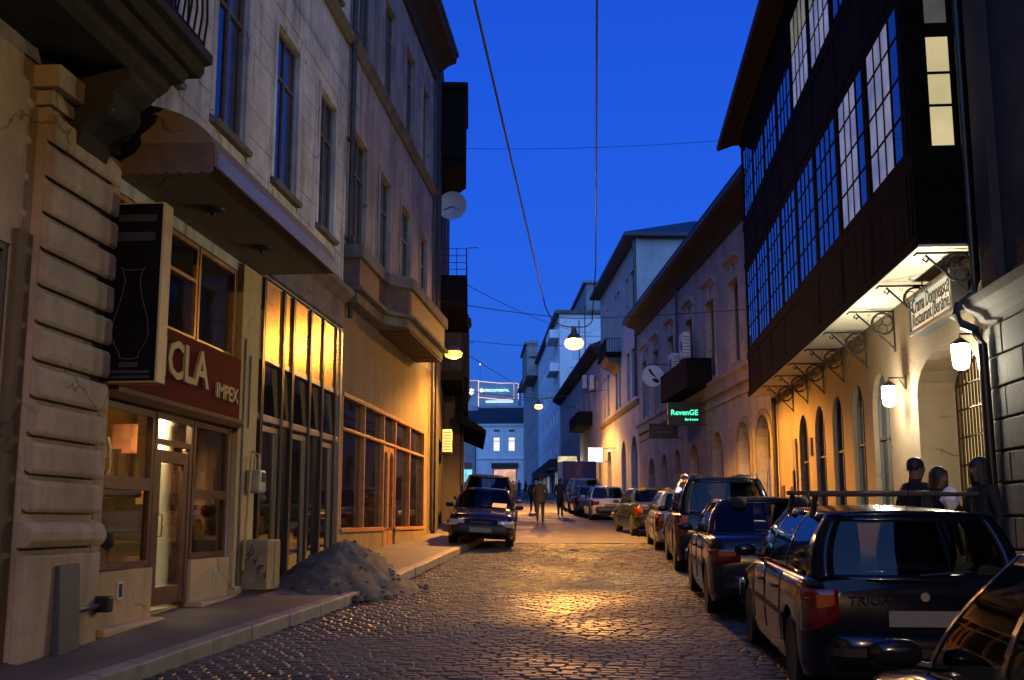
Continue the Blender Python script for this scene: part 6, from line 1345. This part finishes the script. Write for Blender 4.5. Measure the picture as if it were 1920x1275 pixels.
# grey board leaning on the plinth
bd = MB(LF); bd.add([(9.42, .215, .50), (9.80, .215, .52), (9.80, .30, .52), (9.42, .30, .50), (9.44, .205, 1.26), (9.81, .205, 1.27), (9.81, .25, 1.27), (9.44, .25, 1.26)], [(0, 3, 2, 1), (4, 5, 6, 7), (0, 1, 5, 4), (1, 2, 6, 5), (2, 3, 7, 6), (3, 0, 4, 7)])
tag(bd.build('hatch_cover', simple('slate_grey_sheet', (.055, .06, .065), .55, noise=.3), None, bevel=.008, base=(-4.75, 9.6, .5)), 'slate grey metal cover standing against the pilaster plinth', 'cover')
pf = thing('pipe_fitting', 'black pipe stub with clamp on the plinth beside the shop step', 'pipe', tuple(LF.P(10.1, .2, .85))); v = MB(LF); v.tube([(9.82, .24, .86), (10.25, .24, .86)], .025); v.build('pipe', M_zinc, pf); v = MB(LF); v.box(10.25, 10.36, .18, .34, .80, .95); v.build('clamp', M_iron, pf, bevel=.02)
# utility boxes on the pier
ub = thing('utility_cabinet', 'cream utility cabinet with graffiti standing by the glass entrance', 'cabinet', tuple(LF.P(15.0, .2, .62)))
v = MB(LF); v.box(14.72, 15.28, .10, .46, .74, 1.40); v.build('casing', simple('cream_cabinet', (.26, .21, .12), .7, noise=.4), ub, bevel=.015)
for s in (14.78, 15.2): v = MB(LF); v.box(s - .03, s + .03, .14, .42, .55, .738); v.build('leg', M_stone, ub)
v = MB(LF); v.box(15.02, 15.27, .461, .468, .78, 1.37); v.build('door', MATS['cream_cabinet'], ub, bevel=.004)
for k in range(7):
    z = 1.15 + .05 * (k % 3) - (.18 if k > 3 else 0); a = .13 + k * .045
    v = MB(LF); v.tube([(14.715, a, z), (14.715, a + .03, z + U(-.08, .1)), (14.715, a + .05, z + U(-.05, .05)), (14.715, a + .02, z - .06)], .006, 4); v.build('graffiti_stroke', M_iron, ub)
gm_ = thing('gas_meter', 'small metal gas meter with pipes on the sand coloured pier', 'meter', tuple(LF.P(14.9, .1, 2.1)))
v = MB(LF); v.box(14.78, 15.08, .10, .30, 2.02, 2.34); v.build('body', simple('meter_grey', (.35, .33, .27), .45, noise=.3), gm_, bevel=.04)
v = MB(LF); v.box(14.86, 15.0, .301, .31, 2.18, 2.30); v.build('dial', M_iron, gm_)
v = MB(LF); v.tube([(14.84, .2, 2.34), (14.84, .2, 2.5), (14.68, .2, 2.5), (14.68, .14, 1.0)], .02); v.tube([(15.02, .2, 2.34), (15.02, .2, 2.55), (15.02, .1, 2.6)], .02); v.build('pipe', simple('yellowed_pipe', (.40, .32, .14), .5), gm_)
# heap of sand spilling off the pavement
M_sand = simple('grey_sand', (.14, .115, .088), .95, noise=.6, nscale=4, bump=1.0, bscale=45)
sc_ = Vector((-3.95, 16.7))
from mathutils import noise as mn
def heap(i, j):
    a = 2 * math.pi * i; q = j
    rx, ry = .98 * (1 + .12 * math.sin(2 * a + 1)), 1.6 * (1 + .10 * math.sin(3 * a))
    x = sc_.x + rx * q * math.cos(a); y = sc_.y + ry * q * math.sin(a)
    hgt = .70 * (max(0, 1 - q) ** 1.05) * (1 - .1 * math.exp(-(q * 6) ** 2))
    nn = mn.noise(Vector((x * 3, y * 3, 0))) * .08 + mn.noise(Vector((x * 9, y * 9, 5))) * .025 + mn.noise(Vector((x * 20, y * 20, 9))) * .018
    base = g(y) + (.15 if x < kerb_l(y) - .05 else (.01 if x > kerb_l(y) + .05 else .08))
    return (x, y, base + max(-.02, hgt + nn * min(1, q * 4) * (1 if q < .97 else .0) - (.03 if q > .98 else 0)))
sh = MB(); sh.grid(heap, 64, 26); heap_o = tag(sh.build('sand_heap', M_sand, None, smooth=60, base=(sc_.x, sc_.y, g(16.7) + .15)), 'grey heap of sand spilling off the pavement kerb before glass entrance', 'heap')
for i, (x, y, s) in enumerate(((-3.28, 15.35, .10), (-3.05, 15.5, .08), (-3.42, 15.25, .09), (-3.15, 15.15, .06))):
    v = MB(); v.lathe([(s * .5, -s * .1), (s, s * .1), (s * .9, s * .5), (s * .4, s * .8)], (x, y, g(y) + .02), 7); tag(v.build('rubble_stone', M_sand, None, base=(x, y, g(y))), 'dark lump of rubble lying at the foot of the sand heap', 'rubble', 'rubble by the sand heap')
cl = MB()
for i in range(130):
    a = U(0, 6.283); q = U(.6, 1.15) if i < 110 else U(.1, .6); px, py, pz = heap((a / 6.283) % 1, min(q, .99)); px = sc_.x + (px - sc_.x) * max(1, q); py = sc_.y + (py - sc_.y) * max(1, q); s = U(.012, .045)
    pz = max(pz, g(py) + (.15 if px < kerb_l(py) - .02 else .0))
    cl.add([(px + s * U(.7, 1.2) * math.cos(b), py + s * U(.7, 1.2) * math.sin(b), pz + h_) for h_ in (-.005, s * .7) for b in (0, 1.2, 2.5, 3.7, 5.0)] + [(px, py, pz + s)], [(0, 1, 6, 5), (1, 2, 7, 6), (2, 3, 8, 7), (3, 4, 9, 8), (4, 0, 5, 9), (5, 6, 10), (6, 7, 10), (7, 8, 10), (8, 9, 10), (9, 5, 10)])
co_ = cl.build('clods', M_sand, heap_o); stuff(co_)
bx = MB(); bx.add([(-3.98 + a, 16.25 + b, g(16.3) + .52 + c) for a, b, c in ((0, 0, 0), (.22, .02, 0), (.22, .2, .02), (0, .2, .02), (0, 0, .1), (.22, .02, .1), (.22, .2, .12), (0, .2, .12))], [(0, 3, 2, 1), (4, 5, 6, 7), (0, 1, 5, 4), (1, 2, 6, 5), (2, 3, 7, 6), (3, 0, 4, 7)]); tag(bx.build('brick_piece', simple('dark_brick', (.05, .03, .025), .9), None, bevel=.01, base=(-3.9, 16.3, g(16.3) + .5)), 'dark brick fragment stuck in the sand heap', 'brick')
pb = MB(); pb.tube([(-4.1, 20.5, g(20.5) + .16), (-4.1, 20.5, g(20.5) + .6)], .05, 8)
